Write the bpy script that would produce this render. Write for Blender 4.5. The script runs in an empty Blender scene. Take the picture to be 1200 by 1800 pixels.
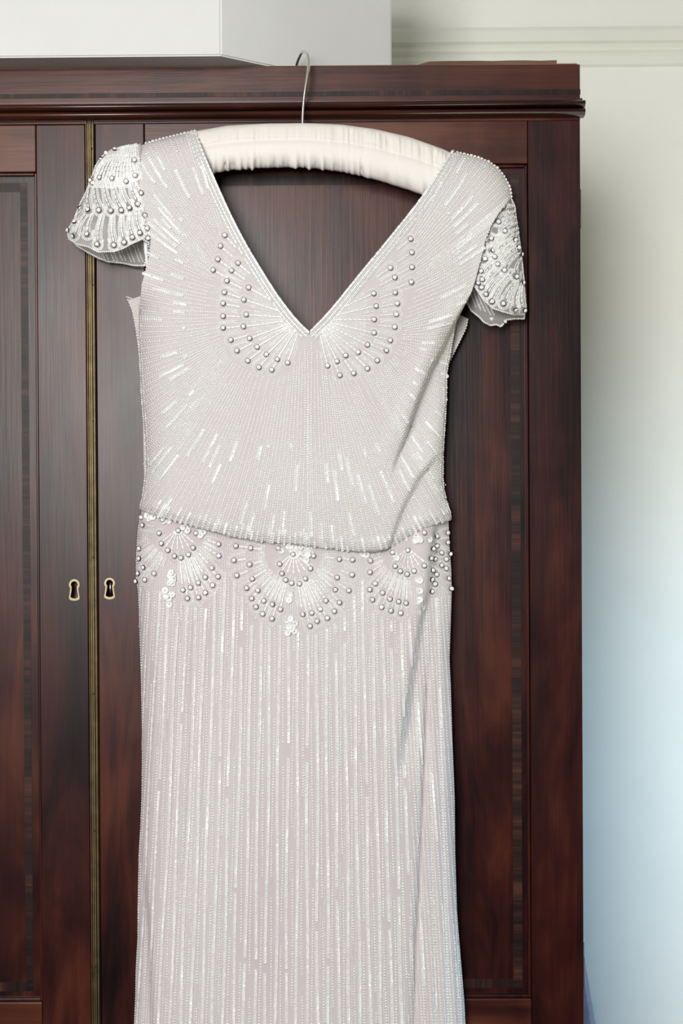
import bpy, bmesh, math, random
import numpy as np
from mathutils import Vector, Matrix, Euler

random.seed(7)
rng = np.random.default_rng(11)
S = bpy.context.scene
COL = S.collection

# ------------------------------------------------------------------ camera
FPX = 2667.0
YAW, PITCH, ROLL = math.radians(0.55), math.radians(-0.5), math.radians(-0.33)
CAM_H, DIST = 1.40, 2.0
Rm = Matrix.Rotation(YAW, 3, 'Z') @ Matrix.Rotation(math.pi / 2 + PITCH, 3, 'X') @ Matrix.Rotation(ROLL, 3, 'Z')
fwd = Rm @ Vector((0, 0, -1))
CAM = Vector((0, 0, CAM_H)) - fwd * DIST
cd = bpy.data.cameras.new('camera')
cam = bpy.data.objects.new('camera', cd)
COL.objects.link(cam)
cam.matrix_world = Matrix.Translation(CAM) @ Rm.to_4x4()
cd.sensor_fit = 'AUTO'
cd.sensor_width = 36.0
cd.lens = FPX / 1800.0 * 36.0
cd.clip_start = 0.02
S.camera = cam

# ------------------------------------------------------------------ light
S.view_settings.view_transform = 'Standard'
S.view_settings.look = 'None'
S.view_settings.gamma = 1.0
S.view_settings.use_curve_mapping = False
S.view_settings.exposure = -0.28
S.cycles.use_denoising = True
W = bpy.data.worlds.new('world')
S.world = W
W.use_nodes = True
W.node_tree.nodes['Background'].inputs[0].default_value = (0.62, 0.72, 0.85, 1)
W.node_tree.nodes['Background'].inputs[1].default_value = 0.6

ROOM = dict(x0=-2.3, x1=1.75, y0=-3.7, y1=0.64, h=2.75)


def area(name, loc, direction, sx, sy, power, col, spread=180):
    l = bpy.data.lights.new(name, 'AREA')
    l.shape = 'RECTANGLE'
    l.size, l.size_y = sx, sy
    l.energy = power
    l.color = col
    l.spread = math.radians(spread)
    o = bpy.data.objects.new(name, l)
    COL.objects.link(o)
    o.location = loc
    o.rotation_euler = Vector(direction).to_track_quat('-Z', 'Y').to_euler()
    return o


# daylight of the window behind the photographer
area('window_daylight', (-0.72, ROOM['y0'] + 0.03, 1.96), (0, 1, 0), 0.95, 1.30, 138, (1.0, 0.998, 0.975))
# the side window: blue sky light falls down through it, light off the green garden comes up
area('side_window_sky', (ROOM['x1'] - 0.02, 0.10, 1.50), (-1.23, 0.54, -0.86), 0.8, 0.7, 7.2, (0.34, 0.68, 1.0), 72)
area('side_window_garden', (ROOM['x1'] - 0.02, 0.10, 1.15), (-1, 0.30, 0.62), 0.8, 0.6, 6.0, (0.97, 1.0, 0.74), 130)

# ------------------------------------------------------------------ pixel helpers (photo frame 1200 x 1800)
RN = np.array(Rm)
CN = np.array(CAM)


def PN(u, v, Y):
    u = np.asarray(u, float); v = np.asarray(v, float); Y = np.asarray(Y, float)
    u, v, Y = np.broadcast_arrays(u, v, Y)
    d = np.stack([(u - 600) / FPX, -(v - 900) / FPX, -np.ones_like(u)], -1) @ RN.T
    t = (Y - CN[1]) / d[..., 1]
    return CN + d * t[..., None]


def xx(u, Y=0.0): return float(PN(u, 900, Y)[0])
def zz(v, Y=0.0, u=600): return float(PN(u, v, Y)[2])


PX = 0.00075

# ------------------------------------------------------------------ material helpers


def new_mat(name):
    m = bpy.data.materials.new(name)
    m.use_nodes = True
    nt = m.node_tree
    return m, nt, nt.nodes['Principled BSDF']


def node(nt, typ, **kw):
    n = nt.nodes.new(typ)
    for k, v in kw.items():
        setattr(n, k, v)
    return n


def ramp(nt, stops):
    r = node(nt, 'ShaderNodeValToRGB')
    el = r.color_ramp.elements
    while len(el) < len(stops):
        el.new(0.5)
    for e, (p, c) in zip(el, stops):
        e.position = p
        e.color = (*c, 1)
    return r


def noise_tex(nt, vec, scale, detail=4, rough=0.55, dist=0.0):
    n = node(nt, 'ShaderNodeTexNoise')
    n.inputs['Scale'].default_value = scale
    n.inputs['Detail'].default_value = detail
    n.inputs['Roughness'].default_value = rough
    n.inputs['Distortion'].default_value = dist
    nt.links.new(vec, n.inputs['Vector'])
    return n


def mapped(nt, scale, jitter=True, rot=(0, 0, 0)):
    tc = node(nt, 'ShaderNodeTexCoord')
    mp = node(nt, 'ShaderNodeMapping')
    mp.inputs['Scale'].default_value = scale
    mp.inputs['Rotation'].default_value = rot
    if jitter:
        oi = node(nt, 'ShaderNodeObjectInfo')
        mu = node(nt, 'ShaderNodeMath', operation='MULTIPLY')
        mu.inputs[1].default_value = 17.0
        nt.links.new(oi.outputs['Random'], mu.inputs[0])
        ad = node(nt, 'ShaderNodeVectorMath', operation='ADD')
        nt.links.new(tc.outputs['Object'], ad.inputs[0])
        nt.links.new(mu.outputs[0], ad.inputs[1])
        nt.links.new(ad.outputs[0], mp.inputs['Vector'])
    else:
        nt.links.new(tc.outputs['Object'], mp.inputs['Vector'])
    return mp.outputs[0]


def wood(name, axis, stops, rough=0.29, coat=0.0, gain=1.0, tilt=0.06):
    m, nt, b = new_mat(name)
    L = nt.links
    def sc(across, along):
        s = [across] * 3
        s['XYZ'.index(axis)] = along
        return tuple(s)
    rot = {'Z': (0, tilt, 0), 'X': (0, tilt, 0), 'Y': (0, 0, 0)}[axis]
    v1 = mapped(nt, sc(7.5, 1.1), rot=rot)
    n1 = noise_tex(nt, v1, 1.6, 4, 0.62, 1.1)
    v2 = mapped(nt, sc(150, 5.0), rot=rot)
    n2 = noise_tex(nt, v2, 1.5, 4, 0.6)
    v3 = mapped(nt, (6.5, 6.5, 4.0))
    n3 = noise_tex(nt, v3, 1.0, 3, 0.6, 0.6)
    a1 = node(nt, 'ShaderNodeMath', operation='MULTIPLY_ADD'); a1.inputs[1].default_value = 0.62; a1.inputs[2].default_value = 0.0
    L.new(n1.outputs['Fac'], a1.inputs[0])
    a2 = node(nt, 'ShaderNodeMath', operation='MULTIPLY_ADD'); a2.inputs[1].default_value = 0.10
    L.new(n2.outputs['Fac'], a2.inputs[0]); L.new(a1.outputs[0], a2.inputs[2])
    a3 = node(nt, 'ShaderNodeMath', operation='MULTIPLY_ADD'); a3.inputs[1].default_value = 0.34
    L.new(n3.outputs['Fac'], a3.inputs[0]); L.new(a2.outputs[0], a3.inputs[2])
    r = ramp(nt, stops)
    L.new(a3.outputs[0], r.inputs['Fac'])
    L.new(r.outputs['Color'], b.inputs['Base Color'])
    rr = node(nt, 'ShaderNodeMapRange')
    rr.inputs['To Min'].default_value = rough - 0.05
    rr.inputs['To Max'].default_value = rough + 0.10
    L.new(n3.outputs['Fac'], rr.inputs['Value'])
    L.new(rr.outputs[0], b.inputs['Roughness'])
    b.inputs['Specular IOR Level'].default_value = 0.24
    b.inputs['Coat Weight'].default_value = coat
    b.inputs['Coat Roughness'].default_value = 0.22
    bp = node(nt, 'ShaderNodeBump')
    bp.inputs['Strength'].default_value = 0.12
    bp.inputs['Distance'].default_value = 0.001
    L.new(n2.outputs['Fac'], bp.inputs['Height'])
    L.new(bp.outputs[0], b.inputs['Normal'])
    return m


MAHO = [(0.36, (0.0034, 0.0009, 0.0015)), (0.46, (0.0152, 0.0030, 0.0032)), (0.54, (0.0380, 0.0070, 0.0050)), (0.64, (0.0798, 0.0182, 0.0095))]
MAHO_R = [(0.36, (0.0106, 0.0027, 0.0026)), (0.46, (0.0380, 0.0087, 0.0061)), (0.54, (0.0730, 0.0190, 0.0110)), (0.64, (0.1216, 0.0395, 0.0198))]
DARK = [(0.30, (0.016, 0.0045, 0.0035)), (0.48, (0.036, 0.0095, 0.006)), (0.70, (0.07, 0.02, 0.011))]
M = {}
M['wood_v'] = wood('mahogany_vertical', 'Z', MAHO)
M['wood_panel'] = wood('mahogany_panel', 'Z', MAHO, tilt=0.12)
M['wood_h'] = wood('mahogany_horizontal', 'X', MAHO_R, tilt=0.05)
M['wood_dark'] = wood('mahogany_moulding', 'X', DARK, rough=0.22, coat=0.4)
M['wood_raw'] = wood('raw_wood', 'X', [(0.3, (0.06, 0.03, 0.018)), (0.5, (0.13, 0.075, 0.045)), (0.7, (0.22, 0.14, 0.09))], rough=0.7, coat=0.0)


def banding(name, axis):
    m, nt, b = new_mat(name)
    s = [2.0] * 3
    s['XYZ'.index(axis)] = 170.0
    v = mapped(nt, tuple(s))
    n = noise_tex(nt, v, 1.0, 3, 0.7)
    s2 = [2.0] * 3
    s2['XYZ'.index(axis)] = 22.0
    n2 = noise_tex(nt, mapped(nt, tuple(s2)), 1.0, 2, 0.6)
    mx = node(nt, 'ShaderNodeMath', operation='MULTIPLY_ADD'); mx.inputs[1].default_value = 0.55
    nt.links.new(n2.outputs['Fac'], mx.inputs[0])
    hf = node(nt, 'ShaderNodeMath', operation='MULTIPLY'); hf.inputs[1].default_value = 0.45
    nt.links.new(n.outputs['Fac'], hf.inputs[0]); nt.links.new(hf.outputs[0], mx.inputs[2])
    r = ramp(nt, [(0.38, (0.006, 0.0028, 0.003)), (0.5, (0.020, 0.008, 0.007)), (0.64, (0.075, 0.026, 0.016))])
    nt.links.new(mx.outputs[0], r.inputs['Fac'])
    nt.links.new(r.outputs['Color'], b.inputs['Base Color'])
    b.inputs['Roughness'].default_value = 0.42
    b.inputs['Specular IOR Level'].default_value = 0.2
    return m


M['band_v'] = banding('crossbanding_vertical', 'Z')
M['band_h'] = banding('crossbanding_horizontal', 'X')


def simple(name, col, rough=0.5, metal=0.0, spec=0.5, coat=0.0, var=0.0, scale=30.0, bump=0.0, bscale=400.0, sheen=0.0):
    m, nt, b = new_mat(name)
    b.inputs['Base Color'].default_value = (*col, 1)
    b.inputs['Roughness'].default_value = rough
    b.inputs['Metallic'].default_value = metal
    b.inputs['Specular IOR Level'].default_value = spec
    b.inputs['Coat Weight'].default_value = coat
    b.inputs['Sheen Weight'].default_value = sheen
    if var > 0:
        n = noise_tex(nt, mapped(nt, (1, 1, 1), False), scale, 4)
        r = ramp(nt, [(0.3, tuple(c * (1 - var) for c in col)), (0.7, tuple(min(1, c * (1 + var)) for c in col))])
        nt.links.new(n.outputs['Fac'], r.inputs['Fac'])
        nt.links.new(r.outputs['Color'], b.inputs['Base Color'])
    if bump > 0:
        n = noise_tex(nt, mapped(nt, (1, 1, 1), False), bscale, 3)
        bp = node(nt, 'ShaderNodeBump')
        bp.inputs['Strength'].default_value = bump
        bp.inputs['Distance'].default_value = 0.001
        nt.links.new(n.outputs['Fac'], bp.inputs['Height'])
        nt.links.new(bp.outputs[0], b.inputs['Normal'])
    return m


M['wall'] = simple('wall_paint', (0.80, 0.80, 0.755), 0.85, spec=0.2, var=0.025, scale=6, bump=0.08, bscale=140)
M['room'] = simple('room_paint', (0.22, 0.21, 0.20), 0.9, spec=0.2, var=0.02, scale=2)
M['ceiling'] = simple('ceiling_paint', (0.75, 0.75, 0.73), 0.9, spec=0.2, var=0.02, scale=2)
M['rail_paint'] = simple('picture_rail_paint', (0.76, 0.76, 0.70), 0.6, spec=0.3, var=0.03, scale=8)
M['floor'] = wood('dark_floorboards', 'Y', [(0.3, (0.012, 0.007, 0.005)), (0.7, (0.05, 0.028, 0.018))], rough=0.5, coat=0.0)
M['window_paint'] = simple('window_frame_paint', (0.75, 0.75, 0.72), 0.45, var=0.02)
M['box'] = simple('white_card', (0.74, 0.74, 0.73), 0.75, spec=0.25, var=0.02, scale=9, bump=0.05, bscale=200)
M['card_edge'] = simple('card_edge', (0.50, 0.48, 0.44), 0.85, var=0.05)
M['brass'] = simple('aged_brass', (0.21, 0.165, 0.09), 0.5, metal=1.0, var=0.25, scale=60)
M['brass_pale'] = simple('worn_brass', (0.30, 0.235, 0.135), 0.45, metal=0.7, var=0.15, scale=200)
M['steel'] = simple('nickel_wire', (0.80, 0.76, 0.70), 0.13, metal=1.0, var=0.04, scale=80)
M['lock'] = simple('lock_steel', (0.42, 0.40, 0.37), 0.3, metal=1.0, var=0.15, scale=300)
M['hinge'] = simple('dark_hinge', (0.035, 0.02, 0.014), 0.4, metal=0.6, var=0.1)
M['drape'] = simple('grey_cloth', (0.17, 0.16, 0.19), 0.9, spec=0.1, var=0.12, scale=60, bump=0.2)


def cloth_mat(name, ca, cb, rough=0.65, alpha=1.0, fine=900.0):
    m, nt, b = new_mat(name)
    n = noise_tex(nt, mapped(nt, (7, 7, 2.2), False), 1.0, 2, 0.5, 0.3)
    r = ramp(nt, [(0.36, ca), (0.64, cb)])
    nt.links.new(n.outputs['Fac'], r.inputs['Fac'])
    nt.links.new(r.outputs['Color'], b.inputs['Base Color'])
    b.inputs['Roughness'].default_value = rough
    b.inputs['Specular IOR Level'].default_value = 0.3
    b.inputs['Sheen Weight'].default_value = 0.15
    n2 = noise_tex(nt, mapped(nt, (1, 1, 1), False), fine, 3, 0.7)
    bp = node(nt, 'ShaderNodeBump')
    bp.inputs['Strength'].default_value = 0.35
    bp.inputs['Distance'].default_value = 0.0006
    nt.links.new(n2.outputs['Fac'], bp.inputs['Height'])
    nt.links.new(bp.outputs[0], b.inputs['Normal'])
    b.inputs['Alpha'].default_value = alpha
    return m


M['silk'] = cloth_mat('ivory_blush_silk', (0.675, 0.645, 0.622), (0.65, 0.59, 0.595))
M['silk_skirt'] = cloth_mat('blush_silk', (0.665, 0.62, 0.61), (0.63, 0.555, 0.575))
M['silk_back'] = cloth_mat('ivory_blush_lining', (0.68, 0.61, 0.58), (0.64, 0.58, 0.55))
M['net'] = cloth_mat('sheer_net', (0.74, 0.72, 0.70), (0.70, 0.67, 0.67), alpha=0.48, fine=1500)
M['satin'] = cloth_mat('ivory_satin', (0.86, 0.81, 0.755), (0.85, 0.79, 0.745), rough=0.42, fine=700)
M['ribbon'] = simple('white_ribbon', (0.80, 0.79, 0.81), 0.4, var=0.03)
M['bead'] = simple('seed_beads', (0.92, 0.915, 0.89), 0.25, spec=0.6, coat=0.1, var=0.05, scale=500)
M['bead_soft'] = simple('matte_beads', (0.86, 0.845, 0.825), 0.35, spec=0.5, var=0.07, scale=300)
M['bugle'] = simple('bugle_beads', (0.90, 0.90, 0.885), 0.32, spec=0.5, coat=0.0, var=0.03, scale=300)
M['sequin'] = simple('pearl_sequins', (0.93, 0.925, 0.92), 0.22, spec=0.7, coat=0.1, var=0.05, scale=120)
for k_ in ('bead', 'sequin', 'bugle'):
    M[k_].node_tree.nodes['Principled BSDF'].inputs['IOR'].default_value = 1.8
M['paillette'] = simple('petal_sequins', (0.93, 0.925, 0.92), 0.22, spec=0.6, coat=0.3, var=0.02)
M['crystal'] = simple('crystal', (0.97, 0.965, 0.965), 0.12, metal=0.0, spec=0.8, coat=0.4, var=0.03, scale=900)
M['setting'] = simple('dark_silver_setting', (0.13, 0.095, 0.10), 0.32, metal=1.0, var=0.2, scale=800)

# ------------------------------------------------------------------ object helpers


def link(name, data, parent=None, mats=()):
    o = bpy.data.objects.new(name, data)
    COL.objects.link(o)
    if parent is not None:
        o.parent = parent
    for m in mats:
        data.materials.append(m)
    return o


def tag(o, label=None, cat=None, group=None, kind=None):
    if label: o['label'] = label
    if cat: o['category'] = cat
    if group: o['group'] = group
    if kind: o['kind'] = kind
    return o


def empty(name, loc):
    o = bpy.data.objects.new(name, None)
    COL.objects.link(o)
    o.location = loc
    return o


def parent_keep(o, p):
    """parent a world-space mesh under an Empty that only has a location"""
    o.parent = p
    o.matrix_parent_inverse = Matrix.Translation(-p.location)


def mesh_obj(name, verts, faces, mat, parent=None, smooth=False):
    me = bpy.data.meshes.new(name)
    me.from_pydata([tuple(v) for v in verts], [], [tuple(int(i) for i in f) for f in faces])
    me.update()
    if smooth:
        me.polygons.foreach_set('use_smooth', np.ones(len(me.polygons), bool))
    o = link(name, me, None, [mat])
    if parent is not None:
        put(o, parent)
    return o


def put(o, parent):
    o.parent = parent
    root = parent
    while root.parent is not None:
        root = root.parent
    if parent.parent is None:
        o.matrix_parent_inverse = Matrix.Translation(-parent.location)
    # deeper parents have an identity world matrix already


def box_bm(bm, x0, x1, y0, y1, z0, z1, bev=0.0, seg=2):
    r = bmesh.ops.create_cube(bm, size=1.0)
    vs = r['verts']
    for v in vs:
        v.co = Vector((x0 + (v.co.x + .5) * (x1 - x0), y0 + (v.co.y + .5) * (y1 - y0), z0 + (v.co.z + .5) * (z1 - z0)))
    if bev > 0:
        es = list({e for v in vs for e in v.link_edges})
        bmesh.ops.bevel(bm, geom=es, offset=bev, segments=seg, affect='EDGES', profile=0.5)


def box(name, x0, x1, y0, y1, z0, z1, mat, parent=None, bev=0.0, seg=2):
    bm = bmesh.new()
    box_bm(bm, min(x0, x1), max(x0, x1), y0, y1, min(z0, z1), max(z0, z1), bev, seg)
    me = bpy.data.meshes.new(name)
    bm.to_mesh(me); bm.free()
    o = link(name, me, None, [mat])
    if parent is not None:
        put(o, parent)
    return o


def boxes(name, lst, mat, parent=None, bev=0.0):
    bm = bmesh.new()
    for b in lst:
        box_bm(bm, *b, bev)
    me = bpy.data.meshes.new(name)
    bm.to_mesh(me); bm.free()
    o = link(name, me, None, [mat])
    if parent is not None:
        put(o, parent)
    return o


def extrude_x(name, prof, x0, x1, mat, parent=None, smooth=False):
    """closed profile [(y,z)] swept along X"""
    n = len(prof)
    vs = [(x0, y, z) for y, z in prof] + [(x1, y, z) for y, z in prof]
    fs = [(i, (i + 1) % n, n + (i + 1) % n, n + i) for i in range(n)]
    fs += [tuple(range(n))[::-1], tuple(range(n, 2 * n))]
    o = mesh_obj(name, vs, fs, mat, parent)
    if smooth:
        for p in o.data.polygons:
            p.use_smooth = len(p.vertices) == 4
    return o


def tube(name, pts, rad, mat, parent=None, seg=12):
    pts = [Vector(p) for p in pts]
    if not hasattr(rad, '__len__'):
        rad = [rad] * len(pts)
    vs, fs = [], []
    t0 = (pts[1] - pts[0]).normalized()
    nrm = t0.orthogonal().normalized()
    for i, p in enumerate(pts):
        t = (pts[min(i + 1, len(pts) - 1)] - pts[max(i - 1, 0)]).normalized()
        nrm = (nrm - t * nrm.dot(t)).normalized()
        bn = t.cross(nrm)
        for k in range(seg):
            a = 2 * math.pi * k / seg
            vs.append(p + (nrm * math.cos(a) + bn * math.sin(a)) * rad[i])
    for i in range(len(pts) - 1):
        for k in range(seg):
            fs.append((i * seg + k, i * seg + (k + 1) % seg, (i + 1) * seg + (k + 1) % seg, (i + 1) * seg + k))
    fs.append(tuple(range(seg))[::-1])
    fs.append(tuple((len(pts) - 1) * seg + k for k in range(seg)))
    return mesh_obj(name, vs, fs, mat, parent, True)


def catmull(pts, n):
    pts = np.asarray(pts, float)
    P0 = np.vstack([2 * pts[0] - pts[1], pts, 2 * pts[-1] - pts[-2]])
    out = []
    for i in range(len(pts) - 1):
        a, b, c, d = P0[i:i + 4]
        for t in np.linspace(0, 1, n, endpoint=False):
            out.append(0.5 * ((2 * b) + (c - a) * t + (2 * a - 5 * b + 4 * c - d) * t * t + (3 * b - a - 3 * c + d) * t ** 3))
    out.append(pts[-1])
    return np.array(out)


# ------------------------------------------------------------------ the room
R = ROOM
tag(box('floor', R['x0'] - .1, R['x1'] + .1, R['y0'] - .1, R['y1'] + .1, -0.1, 0, M['floor']), kind='structure')
tag(box('ceiling', R['x0'] - .1, R['x1'] + .1, R['y0'] - .1, R['y1'] + .1, R['h'], R['h'] + .1, M['ceiling']), kind='structure')
tag(box('wall_back', R['x0'] - .1, R['x1'] + .1, R['y1'], R['y1'] + .1, 0, R['h'], M['wall']), kind='structure')
tag(box('wall_left', R['x0'] - .1, R['x0'], R['y0'], R['y1'], 0, R['h'], M['room']), kind='structure')


def window(n, x0, x1, z0, z1, wall_y, axis):
    """a sash window frame in the opening; axis 'X' = wall runs along X, 'Y' = wall runs along Y"""
    f, d = 0.05, 0.05
    mid = (z0 + z1) / 2
    l = [(x0, x0 + f, z0, z1), (x1 - f, x1, z0, z1), (x0 + f, x1 - f, z0, z0 + f), (x0 + f, x1 - f, z1 - f, z1), (x0 + f, x1 - f, mid - .025, mid + .025)]
    def cv(a, b, c, e, y0, y1):
        return (a, b, y0, y1, c, e) if axis == 'X' else (y0, y1, a, b, c, e)
    fr = boxes('window_%d' % n, [cv(*q, wall_y - .045, wall_y - .045 + d) for q in l], M['window_paint'])
    tag(fr, kind='structure')
    m, nt, b = new_mat('window_glass_%d' % n)
    b.inputs['Transmission Weight'].default_value = 1.0
    b.inputs['Roughness'].default_value = 0.02
    b.inputs['IOR'].default_value = 1.02
    for (a, c) in ((z0 + f, mid - .025), (mid + .025, z1 - f)):
        g = boxes('pane', [cv(x0 + f, x1 - f, a, c, wall_y - .022, wall_y - .018)], m)
        g.parent = fr


wx0, wx1, wz0, wz1 = -1.22, -0.22, 1.28, 2.64
tag(boxes('wall_front', [(R['x0'] - .1, wx0, R['y0'] - .1, R['y0'], 0, R['h']), (wx1, R['x1'] + .1, R['y0'] - .1, R['y0'], 0, R['h']),
                         (wx0, wx1, R['y0'] - .1, R['y0'], 0, wz0), (wx0, wx1, R['y0'] - .1, R['y0'], wz1, R['h'])], M['room']), kind='structure')
window(1, wx0, wx1, wz0, wz1, R['y0'], 'X')
sy0, sy1, sz0, sz1 = -0.40, 0.58, 0.80, 2.0
tag(boxes('wall_right', [(R['x1'], R['x1'] + .1, R['y0'], sy0, 0, R['h']), (R['x1'], R['x1'] + .1, sy1, R['y1'], 0, R['h']),
                         (R['x1'], R['x1'] + .1, sy0, sy1, 0, sz0), (R['x1'], R['x1'] + .1, sy0, sy1, sz1, R['h'])], M['room']), kind='structure')
window(2, sy0, sy1, sz0, sz1, R['x1'] + .09, 'Y')

# picture rail on the back wall
wy = R['y1']
def wz(v): return zz(v, wy, 1000)
zr = [wz(48), wz(56), wz(76), wz(80), wz(86), wz(92), wz(97), wz(101), wz(108), wz(115), wz(119)]
prof = [(wy, zr[0]), (wy - .004, zr[0]), (wy - .009, zr[1]), (wy - .013, zr[2]), (wy - .007, zr[3]), (wy - .010, zr[4]), (wy - .010, zr[5]),
        (wy - .005, zr[6]), (wy - .007, zr[7]), (wy - .008, zr[8]), (wy - .005, zr[9]), (wy, zr[10])]
tag(extrude_x('trim_1', prof, R['x0'], R['x1'], M['rail_paint']), kind='structure')
tag(box('baseboard_back', R['x0'], R['x1'], wy - .02, wy, 0, .16, M['rail_paint'], None, .004), kind='structure')

# ------------------------------------------------------------------ the wardrobe
XR = xx(1022)
DOOR_W = xx(1022) - xx(171)
XC = xx(163)                        # meeting line of the two doors
XL = 2 * XC - XR
ZD1 = zz(207)                       # door tops
ZD0 = zz(1850)                      # door bottoms
wardrobe = empty('wardrobe', ((XL + XR) / 2, 0.28, 0))
tag(wardrobe, 'large dark mahogany wardrobe with two panelled doors and a brass strip between them', 'wardrobe')
YB = 0.58
WT = zz(117)                        # top of the frieze

# carcass
boxes('carcass', [(XL, XL + .02, .026, YB, .08, WT - .02), (XR - .02, XR - .001, .026, YB, .08, WT - .02), (XL + .02, XR - .02, YB - .012, YB, .08, WT - .02),
                  (XL + .02, XR - .02, .026, YB - .012, .08, .10), (XL + .02, XR - .02, .026, YB - .012, ZD0 - .01, ZD0 + .01)], M['wood_v'], wardrobe)
boxes('plinth', [(XL, XR, -.008, YB, 0, .08)], M['wood_h'], wardrobe, .004)
# cornice
zf0 = zz(175)
fr = boxes('frieze', [(XL, XR, -.002, .014, zf0 - .03, WT)], M['wood_h'], wardrobe, .0008)
zb0, zb1 = zz(168.5, -.003), zz(160.3, -.003)
b = boxes('crossbanding', [(XL, XR + .0004, -.0026, .010, zb0, zb1)], M['band_h'], fr)
b.parent = fr
# two rounded astragal mouldings
def astragal(v0, v1, proud, name='moulding'):
    za, zb = zz(v1, -proud), zz(v0, -proud)
    c, r = (za + zb) / 2, (zb - za) / 2
    pr = [(0.0, zb)]
    for k in range(13):
        a = math.pi / 2 + math.pi * k / 12
        pr.append((-proud + .010 + math.cos(a) * .010, c + math.sin(a) * r))
    pr.append((0.0, za))
    return extrude_x(name, pr, XL - .005, XR + .0045, M['wood_dark'], wardrobe, True)
astragal(176.5, 190, .020)
astragal(190.5, 204.5, .019)
extrude_x('moulding_fillet', [(.0, zz(176, -.008)), (-.009, zz(176, -.009)), (-.009, zz(207.5, -.009)), (0, zz(207.5, -.008))], XL - .002, XR + .002, M['wood_dark'], wardrobe)
# rough top boards
tb = boxes('top_board', [(XL + .01, XR - .002, .022, YB, WT - .030, WT - .012)], M['wood_raw'], wardrobe)
lipz = zz(108.5, .03, 840)
vs, fs = [], []
xs = np.linspace(XL + .01, xx(981, .03), 60)
for i, x in enumerate(xs):
    t = max(0.0, min(1.0, (x - xx(692, .03)) / (xx(760, .03) - xx(692, .03))))
    ztop = (WT - .0015) * (1 - t) + (lipz) * t + rng.normal(0, .0003)
    for (y, z) in ((.026, WT - .012), (.026, ztop), (YB - .02, ztop), (YB - .02, WT - .012)):
        vs.append((x, y, z))
for i in range(len(xs) - 1):
    for k in range(4):
        fs.append((i * 4 + k, (i + 1) * 4 + k, (i + 1) * 4 + (k + 1) % 4, i * 4 + (k + 1) % 4))
fs += [(0, 1, 2, 3), tuple(len(vs) - 4 + k for k in (3, 2, 1, 0))]
mesh_obj('top_lining', vs, fs, M['wood_raw'], wardrobe)
boxes('veneer_edge', [(XL, xx(1017), .0, .016, WT - .001, WT + .0016)], M['wood_raw'], wardrobe)


def keyhole_outline(cx, cv, r, hb, bot, waist):
    """keyhole outline in photo pixels round centre (cx,cv)"""
    pts = []
    for k in range(19):
        a = math.radians(-40 + 260 * k / 18)
        pts.append((cx + r * math.cos(a), cv - r * math.sin(a)))
    pts.append((cx - waist, cv + (bot) * 0.45))
    for k in range(7):
        a = math.radians(180 + 180 * k / 6)
        pts.append((cx + hb * math.cos(a), cv + bot - hb * .5 - math.sin(a) * hb * .5))
    pts.append((cx + waist, cv + (bot) * 0.45))
    return pts


def cut_hole(o, outline, y0, y1):
    n = len(outline)
    a = PN([p[0] for p in outline], [p[1] for p in outline], 0.0)
    vs = [(p[0], y0, p[2]) for p in a] + [(p[0], y1, p[2]) for p in a]
    fs = [(i, (i + 1) % n, n + (i + 1) % n, n + i) for i in range(n)] + [tuple(range(n))[::-1], tuple(range(n, 2 * n))]
    c = mesh_obj('cutter', vs, fs, M['wood_v'])
    bm = bmesh.new(); bm.from_mesh(c.data); bmesh.ops.recalc_face_normals(bm, faces=bm.faces); bm.to_mesh(c.data); bm.free()
    md = o.modifiers.new('b', 'BOOLEAN')
    md.object = c
    md.operation = 'DIFFERENCE'
    md.solver = 'EXACT'
    dg = bpy.context.evaluated_depsgraph_get()
    me = bpy.data.meshes.new_from_object(o.evaluated_get(dg))
    o.modifiers.clear()
    o.data = me
    bpy.data.objects.remove(c)


def ring_plate(name, outer, inner, y0, y1, mat, parent):
    n = len(outer)
    A = PN([p[0] for p in outer], [p[1] for p in outer], 0.0)
    B = PN([p[0] for p in inner], [p[1] for p in inner], 0.0)
    vs = []
    for q, y in ((A, y1), (A, y0), (B, y0), (B, y1)):
        vs += [(p[0], y, p[2]) for p in q]
    fs = []
    for i in range(n):
        j = (i + 1) % n
        for k in range(3):
            fs.append((k * n + i, k * n + j, (k + 1) * n + j, (k + 1) * n + i))
    o = mesh_obj(name, vs, fs, mat)
    o.parent = parent
    bm = bmesh.new(); bm.from_mesh(o.data); bmesh.ops.recalc_face_normals(bm, faces=bm.faces); bm.to_mesh(o.data); bm.free()
    return o


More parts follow.
